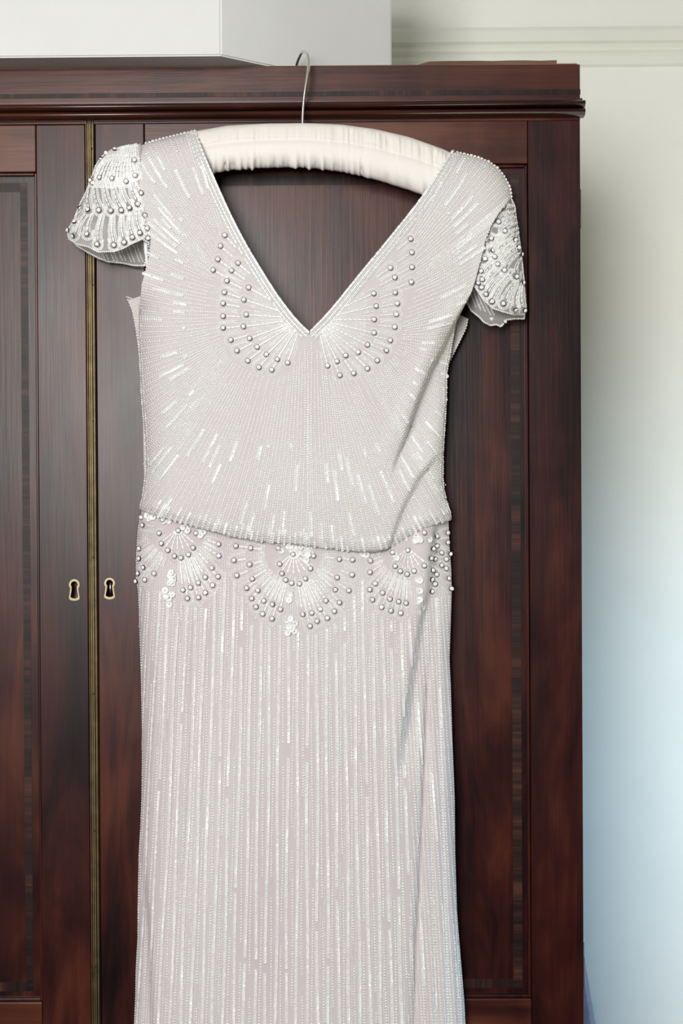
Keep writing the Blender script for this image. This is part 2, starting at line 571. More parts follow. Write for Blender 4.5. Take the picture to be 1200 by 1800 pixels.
def door(xa, xb, ztop, zrail, zpb, xs0, xs1, kh, label, band_t, band_b, bandx):
    """xa..xb the door, xs0..xs1 the panel opening"""
    d = box('door', xs0 - .006, xs1 + .006, .012, .020, zpb - .006, zrail + .006, M['wood_panel'], wardrobe)
    d['label'] = label
    g = .0004
    for (p, q) in ((xa, xs0 - g), (xs1 + g, xb)):
        s = box('stile', p, q, 0, .024, ZD0, ztop, M['wood_v'], None, .0012)
        s.parent = d
        if kh and p <= xx(kh[0]) <= q:
            o_in = keyhole_outline(kh[0], kh[1], 6.0, 6.8, 24.5, 5.0)
            o_out = keyhole_outline(kh[0], kh[1], 9.4, 9.6, 28.5, 7.8)
            cut_hole(s, o_in, -.01, .019)
            ring_plate('escutcheon', o_out, o_in, -.0012, .003, M['brass_pale'], d)
    r1 = box('rail', xs0, xs1, 0.0003, .024, zrail, ztop, M['wood_h'], None, .0012); r1.parent = d
    r2 = box('rail', xs0, xs1, 0.0003, .024, ZD0, zpb, M['wood_h'], None, .0012); r2.parent = d
    # cock bead round the recessed panel
    e = .0035
    bead = boxes('panel_bead', [(xs0, xs0 + e, .006, .014, zpb, zrail), (xs1 - e, xs1, .006, .014, zpb, zrail),
                                (xs0 + e, xs1 - e, .006, .014, zpb, zpb + e), (xs0 + e, xs1 - e, .006, .014, zrail - e, zrail)], M['wood_v'], None, .001)
    bead.parent = d
    (ta, tb_), (ba, bb), (ga, gb) = band_t, band_b, bandx
    for q in ((xs0 + ga, xs0 + gb, ba, ta), (xs1 - gb, xs1 - ga, ba, ta)):
        o = box('crossbanding', q[0], q[1], .0116, .014, q[2], q[3], M['band_v']); o.parent = d
    for q in ((xs0 + gb, xs1 - gb, tb_, ta), (xs0 + gb, xs1 - gb, ba, bb)):
        o = box('crossbanding', q[0], q[1], .0116, .014, q[2], q[3], M['band_h']); o.parent = d
    return d


dr = door(xx(171.5), XR, ZD1, zz(290), zz(1757), xx(258), xx(930), (192.7, 1025), 'right door, a dress hanging in front of it',
          (zz(308, .012), zz(325, .012)), (zz(1737, .012), zz(1721, .012)), (xx(930) - xx(916), xx(930) - xx(900)))
dl = door(2 * XC - xx(171.5) - DOOR_W, xx(154), zz(215), zz(298), zz(1761), 2 * XC - xx(258) - (xx(930) - xx(258)), xx(67.5), (130.8, 1027.5), 'left door, mostly out of frame',
          (zz(317, .012), zz(333, .012)), (zz(1741, .012), zz(1725, .012)), (xx(67.5) - xx(49), xx(67.5) - xx(36)))
# brass meeting strip with three reeds, fixed to the right door
x0, x1 = xx(154.6), xx(171.0)
prof = []
w = x1 - x0
prof.append((x0, .004))
nseg = 7
for k, (a, b_, h) in enumerate(((0.02, 0.26, .0030), (0.30, 0.46, .0022), (0.50, 0.72, .0042), (0.76, 0.98, .0030))):
    for j in range(nseg + 1):
        t = j / nseg
        prof.append((x0 + w * (a + (b_ - a) * t), -.0016 - h * math.sin(math.pi * t)))
prof.append((x1, .004))
n = len(prof)
za, zb = ZD0, zz(208.5)
vs = [(x, y, za) for x, y in prof] + [(x, y, zb) for x, y in prof]
fs = [(i, (i + 1) % n, n + (i + 1) % n, n + i) for i in range(n)] + [tuple(range(n))[::-1], tuple(range(n, 2 * n))]
o = mesh_obj('brass_strip', vs, fs, M['brass'])
o.parent = dr
o['label'] = 'reeded brass strip'
for k in range(7):
    v = 260 + k * 240
    c = PN(163.5 + (v - 900) * .0045, v, -.0055)
    bm = bmesh.new()
    bmesh.ops.create_uvsphere(bm, u_segments=10, v_segments=6, radius=.0011)
    for q in bm.verts: q.co = Vector((q.co.x, q.co.y * .5, q.co.z)) + Vector(c)
    me = bpy.data.meshes.new('pin'); bm.to_mesh(me); bm.free()
    p = link('pin', me, dr, [M['hinge']])
# lock pin inside the right keyhole
c = PN(194.0, 1036, .014)
pin = tube('lock_pin', [c + np.array([0, .006, 0]) + np.array([0, 0, .012]), c + np.array([0, .0, .010]), c + np.array([0, 0, -.009])], [.0022, .003, .0034], M['lock'])
pin.parent = dr
# hinges on the right edge
for (v0, v1) in ((333, 402), (1662, 1742)):
    c0, c1 = zz(v0), zz(v1)
    h = tube('hinge', [(XR + .0002, .011, c1), (XR + .0002, .011, (c0 + c1) / 2), (XR + .0002, .011, c0)], .0022, M['hinge'])
    h.parent = dr
# drawers under the doors
for (p, q) in ((XL + .022, XC - .003), (XC + .003, XR - .022)):
    for (za, zb) in ((.10, .355), (.362, ZD0 - .012)):
        dw = box('drawer', p, q, .004, .026, za, zb, M['wood_h'], wardrobe, .003)
        for s in (.25, .75):
            x = p + (q - p) * s
            k = tube('knob', [(x, .004, (za + zb) / 2), (x, .000, (za + zb) / 2), (x, -.002, (za + zb) / 2), (x, -.008, (za + zb) / 2), (x, -.010, (za + zb) / 2)],
                     [.006, .006, .014, .015, .008], M['wood_dark'], None, 16)
            k.parent = dw
for (p, q, y) in ((XL, XL + .022, .0), (XR - .022, XR, .0), (XC - .003, XC + .003, .002)):
    box('drawer_post', p, q, y, .026, .08, ZD0 - .002, M['wood_v'], wardrobe)

# ------------------------------------------------------------------ white box on top of the wardrobe
zb = WT + .0022
c1 = PN(388, 97, -.046)
fx = lambda u, Y: float(PN(u, 60, Y)[0])
foot = [(c1[0] - .72, -.046), (c1[0], -.046), (fx(688, .136), .136), (fx(688, .136) - .02, .42), (c1[0] - .72, .42)]
bx = empty('storage_box', (c1[0] - .3, .19, zb))
tag(bx, 'large white cardboard box lying on top of the wardrobe', 'box')
hh = .27


def prism(name, foot, z0, z1, mat, parent, zfun=None, bev=.002):
    bm = bmesh.new()
    lo = [bm.verts.new((x, y, z0)) for x, y in foot]
    hi = [bm.verts.new((x, y, z1)) for x, y in foot]
    n = len(foot)
    bm.faces.new(lo[::-1]); bm.faces.new(hi)
    for i in range(n):
        bm.faces.new((lo[i], lo[(i + 1) % n], hi[(i + 1) % n], hi[i]))
    bmesh.ops.recalc_face_normals(bm, faces=bm.faces)
    bmesh.ops.bevel(bm, geom=list(bm.edges), offset=bev, segments=2, affect='EDGES')
    me = bpy.data.meshes.new(name); bm.to_mesh(me); bm.free()
    o = link(name, me, None, [mat])
    put(o, parent)
    return o


prism('box_body', foot, zb, zb + hh, M['box'], bx)
cx_, cy_ = c1[0] - .3, .19
lid = [((x - cx_) * 1.012 + cx_, (y - cy_) * 1.012 + cy_) for x, y in foot]
prism('lid', lid, zb + hh - .05, zb + hh + .004, M['box'], bx)

# ------------------------------------------------------------------ dark cloth beside the wardrobe
vs, fs = [], []
NA, NZ = 40, 40
ay = .42
zt, zb_ = zz(1420, .4, 1030), .02
for j in range(NZ + 1):
    t = j / NZ
    z = zt + (zb_ - zt) * t
    drop = zz(1690, .4, 1030) - z
    xr = xx(1022.5, ay) + .0155 * min(drop, .45) / (110 * PX * 1.21)
    xl = XR + .012
    e = max(.004, xr - xl)
    for k in range(NA):
        a = 2 * math.pi * k / NA
        r_ = .5 * e * (1 + .10 * math.sin(7 * a + 1.0 + t) + .05 * math.sin(13 * a)) / 1.06
        vs.append((max(xl, xl + .5 * e + r_ * math.cos(a)), ay + .02 * math.sin(a) + 1.2 * r_ * math.sin(a), z))
for j in range(NZ):
    for k in range(NA):
        fs.append((j * NA + k, j * NA + (k + 1) % NA, (j + 1) * NA + (k + 1) % NA, (j + 1) * NA + k))
fs.append(tuple(range(NA)))
o = mesh_obj('hanging_cloth', vs, fs, M['drape'], None, True)
tag(o, 'dark grey cloth hanging in folds beside the right side of the wardrobe', 'cloth')

# ------------------------------------------------------------------ padded hanger
hanger = empty('padded_hanger', tuple(PN(540, 260, -.037)))
tag(hanger, 'ivory satin padded clothes hanger with a metal hook over the wardrobe top', 'hanger')
HT = np.array([(236, 292), (262, 272), (300, 251), (340, 231), (400, 220.5), (470, 217), (540, 216.5), (600, 219), (660, 227), (720, 241), (780, 262.5), (800, 273), (845, 303), (872, 330)], float)
HB = np.array([(236, 318), (262, 336), (300, 322), (370, 305.5), (410, 299), (450, 296), (520, 294), (560, 297), (610, 304), (660, 316), (720, 335), (755, 346), (800, 364), (845, 378), (872, 350)], float)
us = np.linspace(264, 862, 300)
top = np.interp(us, *HT.T); bot = np.interp(us, *HB.T)
def smooth1(a, k):
    ker = np.hanning(k + 2)[1:-1]; ker /= ker.sum()
    return np.convolve(np.pad(a, k // 2, mode='edge'), ker, 'valid')[:len(a)]
top = smooth1(top, 13); bot = smooth1(bot, 13)
SEG = 80
HY = -.037
ph = np.cumsum(rng.uniform(.25, 1.0, len(us)))
ph2 = np.cumsum(rng.uniform(.3, 1.2, len(us)))
gath = smooth1(rng.normal(0, 1, len(us)), 3)
gath2 = smooth1(rng.normal(0, 1, len(us)), 4)
amp = .5 + .5 * smooth1(rng.uniform(-1, 1, len(us)), 25) * 2
vs, fs = [], []
for i, u in enumerate(us):
    a = np.linspace(0, 2 * np.pi, SEG, endpoint=False)
    mid, h = (top[i] + bot[i]) / 2, (bot[i] - top[i]) / 2
    # a: 0 = up, pi/2 = front, pi = down
    ca, sa = np.cos(a), np.sin(a)
    sup = lambda q: np.sign(q) * np.abs(q) ** .8
    hv = h * sup(ca)
    yy = .019 * min(1, .45 + h / 60) * sup(sa)
    # ruching: gathers along the seam (upper front) and the lower edge
    seam = np.exp(-((a - 1.36) / .055) ** 2)
    up = np.exp(-((a - 1.0) / .36) ** 2)
    low = np.exp(-((a - 2.55) / .45) ** 2)
    disp = -.0045 * seam + .0030 * gath[i] * up * np.clip(amp[i], 0, 1.5) * (1.3 if u > 560 else .6) + .0030 * gath2[i] * low * (1.3 if u < 640 else .45)
    k = 1 + disp / .024
    pv = mid - hv * k
    vs += list(PN(np.full(SEG, u), pv, HY - yy * k))
for i in range(len(us) - 1):
    for k in range(SEG):
        fs.append((i * SEG + k, i * SEG + (k + 1) % SEG, (i + 1) * SEG + (k + 1) % SEG, (i + 1) * SEG + k))
fs += [tuple(range(SEG)), tuple((len(us) - 1) * SEG + k for k in range(SEG))[::-1]]
o = mesh_obj('padding', vs, fs, M['satin'], hanger, True)
hk = [(531.5, 222, HY), (531.8, 205, HY), (533.5, 180, HY), (536, 158, HY), (540, 135, -.036), (542, 118, -.033), (541.5, 102, -.027),
      (537, 92, -.018), (530.5, 92, -.006), (525, 102, .006), (521.5, 112, .0135), (520.5, 120, .0165)]
cp = catmull([PN(*q) for q in hk], 8)
tube('hook', cp, .0020, M['steel'], hanger, 14)

# ------------------------------------------------------------------ the dress: surfaces
dress = empty('wedding_dress', (xx(530), -.05, .40))
tag(dress, 'ivory beaded wedding dress with cap sleeves hanging in front of the wardrobe', 'dress')


def sstep(a, b, x):
    t = np.clip((x - a) / (b - a), 0, 1)
    return t * t * (3 - 2 * t)


def poly_dist(u, v, pl):
    pl = np.asarray(pl, float)
    a, b = pl[:-1], pl[1:]
    ab = b - a
    best = np.full(u.shape, 1e9)
    for i in range(len(a)):
        px, py = u - a[i, 0], v - a[i, 1]
        t = np.clip((px * ab[i, 0] + py * ab[i, 1]) / (ab[i] @ ab[i]), 0, 1)
        d = np.hypot(px - t * ab[i, 0], py - t * ab[i, 1])
        best = np.minimum(best, d)
    return best


NECK_L = np.array([(343, 230), (349, 248), (358, 272), (372, 305), (390, 346), (405, 378), (420, 408), (440, 444), (460, 477), (480, 509), (500, 537), (520, 562), (543, 585)], float)
NECK_R = np.array([(793, 266), (780, 288), (765, 312), (745, 342), (725, 369), (700, 400), (670, 437), (640, 473), (615, 504), (590, 535), (568, 560), (543, 585)], float)
# bodice front outer outline by row
BL = np.array([(230, 343), (234, 325), (240, 300), (246, 276), (252, 256), (258, 244), (275, 240), (310, 244), (340, 249), (380, 257), (420, 265), (445, 263), (470, 257), (500, 249), (520, 247),
               (545, 244), (580, 242), (620, 244), (700, 248), (760, 253), (820, 256), (870, 250), (890, 245), (897, 245)], float)   # (v,u)
BR = np.array([(266, 797), (270, 812), (276, 838), (284, 858), (296, 875), (312, 887), (330, 896), (348, 898), (370, 880), (390, 866), (420, 853), (455, 845), (490, 836), (515, 828), (540, 815),
               (565, 802), (600, 795), (640, 788), (660, 785), (700, 785), (750, 782), (800, 779), (850, 779), (880, 785), (900, 792), (915, 793.5)], float)
HEM = np.array([(240, 893), (262, 903), (300, 914), (360, 931), (410, 944), (460, 952), (520, 957), (572, 963), (628, 970), (660, 971), (690, 963), (716, 943), (747, 928), (765, 922), (800, 913)], float)
# outer polyline for edge rounding
OUT_A = np.array([(u, v) for v, u in BL if v <= 252])
OUT_B = np.array([(u, v) for v, u in BL if v >= 545])
OUT_C = np.array([(u, v) for v, u in BR if v <= 348])
OUT_D = np.array([(u, v) for v, u in BR if v >= 600])
F1 = np.array([(480, 850), (540, 812), (565, 798), (605, 780), (650, 755), (710, 730), (770, 709), (812, 692), (900, 670)], float)      # v,u
F2 = np.array([(770, 790), (812, 757), (837, 736), (882, 711), (912, 698), (965, 680)], float)


def wob(u, v, s=1.0):
    return (np.sin(u * .021 * s + v * .006 + 1.3) + np.sin(u * .043 * s - v * .0035 + .4) * .6 + np.sin(v * .017 + u * .011 * s) * .5)


def depth_bodice(u, v):
    u = np.asarray(u, float); v = np.asarray(v, float)
    d = np.minimum(np.minimum(poly_dist(u, v, OUT_A), poly_dist(u, v, OUT_B)), np.minimum(poly_dist(u, v, OUT_C), poly_dist(u, v, OUT_D)))
    f = np.sqrt(np.clip(1 - (1 - np.clip(d / 55., 0, 1)) ** 2, 0, 1))
    front = .066 + .014 * np.clip(1 - ((u - 535) / 290) ** 2, 0, 1) + .004 * np.exp(-((v - 880) / 70) ** 2)
    hem = np.interp(u, *HEM.T)
    front = front - .004 * sstep(-16, 2, v - hem)
    a = u - np.interp(v, *F1.T)
    fade1 = sstep(500, 570, v) * (1 - sstep(740, 850, v))
    front = front - .025 * fade1 * sstep(-1, 5, a) * (1 - .75 * sstep(12, 75, a))
    front = front + .005 * fade1 * np.exp(-((a + 14) / 16) ** 2)
    b = u - np.interp(v, *F2.T)
    fade2 = sstep(790, 830, v)
    front = front - .009 * fade2 * sstep(-1, 6, b) * (1 - .6 * sstep(12, 60, b))
    front = front + .0015 * fade2 * np.exp(-((b + 12) / 14) ** 2)
    front = front + .0011 * wob(u, v) * sstep(560, 700, v)
    edge = .030
    return -(edge + (front - edge) * f)


SKL = np.array([(880, 248), (905, 246), (930, 241), (980, 238), (1020, 238), (1040, 242), (1100, 244), (1200, 247), (1300, 249), (1400, 248), (1450, 246), (1500, 243), (1600, 241),
                (1650, 241), (1700, 238), (1750, 237), (1800, 235), (2100, 222), (2300, 212)], float)
SKR = np.array([(880, 786), (915, 788), (930, 789), (960, 790), (1000, 793), (1040, 794), (1100, 792), (1160, 790), (1200, 792), (1300, 795), (1400, 799), (1500, 800), (1600, 803), (1640, 806), (1700, 811),
                (1760, 816), (1800, 818), (2100, 842), (2300, 856)], float)
SK_BOT = 2230
S1 = np.array([(900, 764), (1000, 754), (1040, 750), (1070, 741), (1117, 733), (1175, 724), (1233, 715), (1280, 708), (1340, 697), (1420, 685)], float)
S2 = np.array([(1000, 764), (1117, 755), (1257, 749), (1327, 746), (1407, 743), (1450, 741), (1550, 737), (1650, 731), (1800, 727), (2300, 715)], float)
S3 = np.array([(1400, 250), (1500, 256), (1570, 261), (1675, 267), (1800, 270), (2300, 285)], float)


def depth_skirt(u, v):
    u = np.asarray(u, float); v = np.asarray(v, float)
    d = np.minimum(u - np.interp(v, *SKL.T), np.interp(v, *SKR.T) - u)
    f = np.sqrt(np.clip(1 - (1 - np.clip(d / 50., 0, 1)) ** 2, 0, 1))
    front = .060 + .012 * np.clip(1 - ((u - 525) / 300) ** 2, 0, 1) - .004 * (1 - sstep(950, 1090, v))
    a = u - np.interp(v, *S1.T)
    f1 = 1 - sstep(1240, 1400, v)
    front = front - .017 * f1 * sstep(-2, 9, a) * (1 - .3 * sstep(12, 60, a)) + .004 * f1 * np.exp(-((a + 12) / 14) ** 2)
    b = u - np.interp(v, *S2.T)
    f2 = sstep(1060, 1300, v)
    front = front - .010 * f2 * np.exp(-((b - 1) / 5) ** 2) - .005 * f2 * sstep(-2, 6, b)
    c = np.interp(v, *S3.T) - u
    f3 = sstep(1480, 1580, v)
    front = front - .010 * f3 * sstep(-2, 8, c)
    g = sstep(1040, 1250, v)
    side = sstep(738, 765, u)
    front = front + .0013 * wob(u, v * .4, 1.2) * g + .0014 * side * np.sin((u - .04 * v) * .33) * g
    # the left hand soft folds under the band
    front = front + .0016 * np.exp(-((u - 330) / 60) ** 2) * np.sin((u + .04 * v) * .22) * sstep(1040, 1100, v) * (1 - sstep(1400, 1700, v))
    edge = .026
    return -(edge + (front - edge) * f)


def grid_mesh(name, rows, mat, parent, ncol, fn, thick=None, eps=0.0):
    """rows: list of (v, uL, uR)"""
    U, V = [], []
    for v, a, b in rows:
        t = np.linspace(0, 1, ncol)
        U.append(a + (b - a) * t); V.append(np.full(ncol, v) if np.isscalar(v) else v)
    U, V = np.array(U), np.array(V)
    Pt = PN(U, V, fn(U, V) + eps).reshape(-1, 3)
    fs = []
    for i in range(len(rows) - 1):
        for k in range(ncol - 1):
            a = i * ncol + k
            fs.append((a, a + 1, a + ncol + 1, a + ncol))
    return mesh_obj(name, Pt, fs, mat, parent, True)


def interp_v(tab, v): return float(np.interp(v, tab[:, 0], tab[:, 1]))


# bodice front: one continuous mesh, left and right halves joined at the centre
def bodice_mesh():
    NC, vs, fs = 100, [], []
    vrows = list(np.arange(231, 880, 7.0))
    offs = {}
    def half(side):
        base = []
        if side == 'L':
            v0 = 231.0
        else:
            v0 = 267.0
        rows = [v0 + (880 - v0) * i / 95 for i in range(96)]
        hrows = 14
        U, V = [], []
        for v in rows:
            if side == 'L':
                a = interp_v(BL, v)
                b = float(np.interp(v, NECK_L[:, 1], NECK_L[:, 0])) if v < 585 else 543.0
            else:
                a = float(np.interp(v, NECK_R[:, 1], NECK_R[:, 0])) if v < 585 else 543.0
                b = interp_v(BR, v)
            t = np.linspace(0, 1, NC)
            U.append(a + (b - a) * t); V.append(np.full(NC, v))
        # last rows bend to the hem line
        for j in range(1, hrows + 1):
            s = j / hrows
            ua = interp_v(BL, 880 + 14 * s) if side == 'L' else 543.0
            ub = 543.0 if side == 'L' else interp_v(BR, 880 + 34 * s)
            u = ua + (ub - ua) * np.linspace(0, 1, NC)
            hem = np.interp(u, *HEM.T)
            U.append(u); V.append(880 + (hem - 880) * s)
        return np.array(U), np.array(V)
    for side in 'LR':
        U, V = half(side)
        o = len(vs)
        P_ = PN(U, V, depth_bodice(U, V))
        # tuck the hem back under itself
        vs += list(P_.reshape(-1, 3))
        nr = U.shape[0]
        for i in range(nr - 1):
            for k in range(NC - 1):
                a = o + i * NC + k
                fs.append((a, a + 1, a + NC + 1, a + NC))
        tuck = PN(U[-1], V[-1] - 10, depth_bodice(U[-1], V[-1]) + .018)
        t0 = len(vs)
        vs += list(tuck)
        for k in range(NC - 1):
            a = o + (nr - 1) * NC + k
            fs.append((a, a + 1, t0 + k + 1, t0 + k))
    ob = mesh_obj('bodice', vs, fs, M['silk'], dress, True)
    bm = bmesh.new(); bm.from_mesh(ob.data)
    bmesh.ops.remove_doubles(bm, verts=bm.verts, dist=.0003)
    bm.to_mesh(ob.data); bm.free()
    ob.data.polygons.foreach_set('use_smooth', np.ones(len(ob.data.polygons), bool))
    return ob


bodice = bodice_mesh()

# bodice back: seen beside the armholes and below the sleeves
def depth_back(u, v):
    return np.full(np.shape(u), -.0125) - .004 * np.sin((np.asarray(u) - 225) / 600 * np.pi) * 0 - .008 * sstep(640, 700, np.asarray(v, float))


def back_rows(side):
    rows = []
    for v in np.linspace(300, 940, 60):
        if side == 'L':
            if v < 519: a = interp_v(BL, v) + 10
            else: a = float(np.interp(v, [519, 524, 545, 580, 620, 700, 940], [221, 223, 232, 239, 244, 250, 256]))
            b = float(np.interp(v, NECK_L[:, 1], NECK_L[:, 0])) - 14 if v < 560 else np.interp(v, [560, 640], [505, 536])
        else:
            a = float(np.interp(v, NECK_R[:, 1], NECK_R[:, 0])) + 14 if v < 560 else np.interp(v, [560, 640], [580, 536])
            if v < 556: b = interp_v(BR, v) - 10
            else: b = float(np.interp(v, [556, 560, 575, 600, 640, 680, 940], [818, 822.5, 820, 808, 788, 780, 776]))
        rows.append((v, a, b))
    return rows


vs, fs = [], []
for side in 'LR':
    rows = back_rows(side)
    U = np.array([np.linspace(a, b, 16) for v, a, b in rows]); V = np.array([np.full(16, v) for v, a, b in rows])
    o0 = len(vs)
    vs += list(PN(U, V, depth_back(U, V)).reshape(-1, 3))
    for i in range(len(rows) - 1):
        for k in range(15):
            a = o0 + i * 16 + k
            fs.append((a, a + 1, a + 17, a + 16))
bodice_back = mesh_obj('bodice_back', vs, fs, M['silk_back'], dress, True)

# skirt front, closing round to a back
def skirt_mesh():
    NC, NB = 110, 30
    rows = list(np.arange(884, 1300, 8)) + list(np.arange(1300, SK_BOT + 1, 12))
    vs, fs = [], []
    n = NC + NB
    for v in rows:
        a, b = interp_v(SKL, v), interp_v(SKR, v)
        s = np.linspace(0, 1, NC)
        s = .5 - .5 * np.cos(np.pi * s) * (.55) - .45 * (.5 - s)   # denser at the edges
        s = (s - s[0]) / (s[-1] - s[0])
        u = a + (b - a) * s
        vv = np.full(NC, float(v))
        vs += list(PN(u, vv, depth_skirt(u, vv)))
        t = np.linspace(0, 1, NB + 2)[1:-1]
        ub = b + (a - b) * t
        yb = -.026 + .012 * np.sin(np.pi * t) ** .6
        vs += list(PN(ub, np.full(NB, float(v)), yb))
    for i in range(len(rows) - 1):
        for k in range(n):
            p, q = i * n + k, i * n + (k + 1) % n
            fs.append((p, q, q + n, p + n))
    return mesh_obj('skirt', vs, fs, M['silk_skirt'], dress, True)


skirt = skirt_mesh()

# ------------------------------------------------------------------ beads
t_ = (1 + 5 ** .5) / 2
ICO_V = np.array([(-1, t_, 0), (1, t_, 0), (-1, -t_, 0), (1, -t_, 0), (0, -1, t_), (0, 1, t_), (0, -1, -t_), (0, 1, -t_), (t_, 0, -1), (t_, 0, 1), (-t_, 0, -1), (-t_, 0, 1)], float)
ICO_V /= np.linalg.norm(ICO_V[0])
ICO_F = np.array([(0, 11, 5), (0, 5, 1), (0, 1, 7), (0, 7, 10), (0, 10, 11), (1, 5, 9), (5, 11, 4), (11, 10, 2), (10, 7, 6), (7, 1, 8), (3, 9, 4), (3, 4, 2), (3, 2, 6), (3, 6, 8), (3, 8, 9), (4, 9, 5), (2, 4, 11), (6, 2, 10), (8, 6, 7), (9, 8, 1)])
OCT_V = np.array([(1, 0, 0), (-1, 0, 0), (0, 1, 0), (0, -1, 0), (0, 0, 1), (0, 0, -1)], float)
OCT_F = np.array([(0, 2, 4), (2, 1, 4), (1, 3, 4), (3, 0, 4), (2, 0, 5), (1, 2, 5), (3, 1, 5), (0, 3, 5)])
a6 = np.arange(6) * math.pi / 3
CYL_V = np.array([(s, math.cos(a), math.sin(a)) for s in (-1, 1) for a in a6])
CYL_F = np.array([q for i in range(6) for q in ((i, (i + 1) % 6, 6 + (i + 1) % 6), (i, 6 + (i + 1) % 6, 6 + i))] + [(0, i + 1, i) for i in range(1, 5)] + [(6, 6 + i, 7 + i) for i in range(1, 5)])
a8 = np.arange(8) * math.pi / 4
SEQ_V = np.array([(r * math.cos(a), r * math.sin(a), z) for r, z in ((1, .0), (.62, -.16), (.26, -.18)) for a in a8])
SEQ_F = np.array([q for k in range(2) for i in range(8) for q in ((k * 8 + i, k * 8 + (i + 1) % 8, k * 8 + 8 + (i + 1) % 8), (k * 8 + i, k * 8 + 8 + (i + 1) % 8, k * 8 + 8 + i))])
TEMPL = {'ico': (ICO_V, ICO_F, True), 'oct': (OCT_V, OCT_F, True), 'cyl': (CYL_V, CYL_F, False), 'seq': (SEQ_V, SEQ_F, False)}


class Beads:
    def __init__(self, templ):
        self.t = templ
        self.c, self.f, self.s = [], [], []

    def add(self, C, T, B, N, scale):
        if len(C) == 0: return
        self.c.append(C)
        self.f.append(np.stack([T, B, N], 1))
        sc = np.broadcast_to(np.asarray(scale, float), (len(C), 3))
        self.s.append(sc)

    def build(self, name, mat, parent):
        if not self.c: return None
        V, F, sm = TEMPL[self.t]
        C = np.concatenate(self.c); Fr = np.concatenate(self.f); Sc = np.concatenate(self.s)
        loc = V[None] * Sc[:, None, :]
        W_ = C[:, None, :] + np.einsum('nki,nij->nkj', loc, Fr)
        nv = len(V)
        faces = (F[None] + (np.arange(len(C)) * nv)[:, None, None]).reshape(-1, 3)
        me = bpy.data.meshes.new(name)
        me.vertices.add(len(C) * nv)
        me.vertices.foreach_set('co', W_.reshape(-1).astype(np.float32))
        me.loops.add(len(faces) * 3)
        me.loops.foreach_set('vertex_index', faces.reshape(-1).astype(np.int32))
        me.polygons.add(len(faces))
        me.polygons.foreach_set('loop_start', (np.arange(len(faces)) * 3).astype(np.int32))
        me.polygons.foreach_set('use_smooth', np.full(len(faces), sm))
        me.update(calc_edges=True)
        o = link(name, me, None, [mat])
        if parent.parent is None: put(o, parent)
        else: o.parent = parent
        o['kind'] = 'stuff'
        return o


def resample(pl, step, start=0.0):
    pl = np.asarray(pl, float)
    d = np.hypot(*np.diff(pl, axis=0).T)
    s = np.concatenate([[0], np.cumsum(d)])
    if s[-1] <= start: return np.zeros((0, 2)), np.zeros((0,))
    q = np.arange(start, s[-1], step)
    return np.stack([np.interp(q, s, pl[:, 0]), np.interp(q, s, pl[:, 1])], 1), q


def frames(uv, fn, off=0.0):
    """world points, tangents along the row, binormals and outward normals on the surface"""
    u, v = uv[:, 0], uv[:, 1]
    if len(uv) < 2:
        z = np.zeros((0, 3)); return z, z, z, z
    e = 2.0
    P0 = PN(u, v, fn(u, v))
    du = PN(u + e, v, fn(u + e, v)) - PN(u - e, v, fn(u - e, v))
    dv = PN(u, v + e, fn(u, v + e)) - PN(u, v - e, fn(u, v - e))
    N = np.cross(du, dv)
    N /= np.linalg.norm(N, axis=1, keepdims=True) + 1e-12
    N = np.where((N[:, 1] > 0)[:, None], -N, N)
    # limit grazing normals
    T = np.gradient(P0, axis=0)
    T /= np.linalg.norm(T, axis=1, keepdims=True) + 1e-12
    B = np.cross(N, T); B /= np.linalg.norm(B, axis=1, keepdims=True) + 1e-12
    N2 = np.cross(T, B)
    return P0 + N2 * off, T, B, N2


def bead_row(acc, uv_line, fn, step, r, rl=None, keep=None, jit=.07, off=None, start=0.0):
    uv, q = resample(uv_line, step, start)
    if len(uv) < 2: return
    flat = .46 if acc.t == 'ico' else .7
    P0, T, B, N = frames(uv, fn, r * .10 if off is None else off)
    sc = np.stack([np.full(len(uv), rl or r), np.full(len(uv), r), np.full(len(uv), r * flat)], 1) * (1 + rng.normal(0, jit, (len(uv), 1)))
    if keep is not None:
        k = keep(uv, q)
        P0, T, B, N, sc = P0[k], T[k], B[k], N[k], sc[k]
    acc.add(P0, T, B, N, sc)


def sequin_row(acc, uv_line, fn, step=3.9, r=2.9 * PX, keep=None, start=0.0):
    uv, q = resample(uv_line, step, start)
    if len(uv) < 2: return
    P0, T, B, N = frames(uv, fn, .0011)
    ph_ = rng.uniform(0, 60)
    wand = .16 * np.sin(q * .028 + ph_) + .12 * np.sin(q * .073 + 2 * ph_)
    tilt = .16 + wand[:, None] + rng.normal(0, .06, (len(uv), 1))
    N = N + T * tilt + B * rng.normal(0, .10, (len(uv), 1))
    N /= np.linalg.norm(N, axis=1, keepdims=True)
    B = np.cross(N, T); B /= np.linalg.norm(B, axis=1, keepdims=True)
    T = np.cross(B, N)
    if keep is not None:
        k = keep(uv, q)
        P0, T, B, N = P0[k], T[k], B[k], N[k]
    acc.add(P0, T, B, N, (r, r, r))


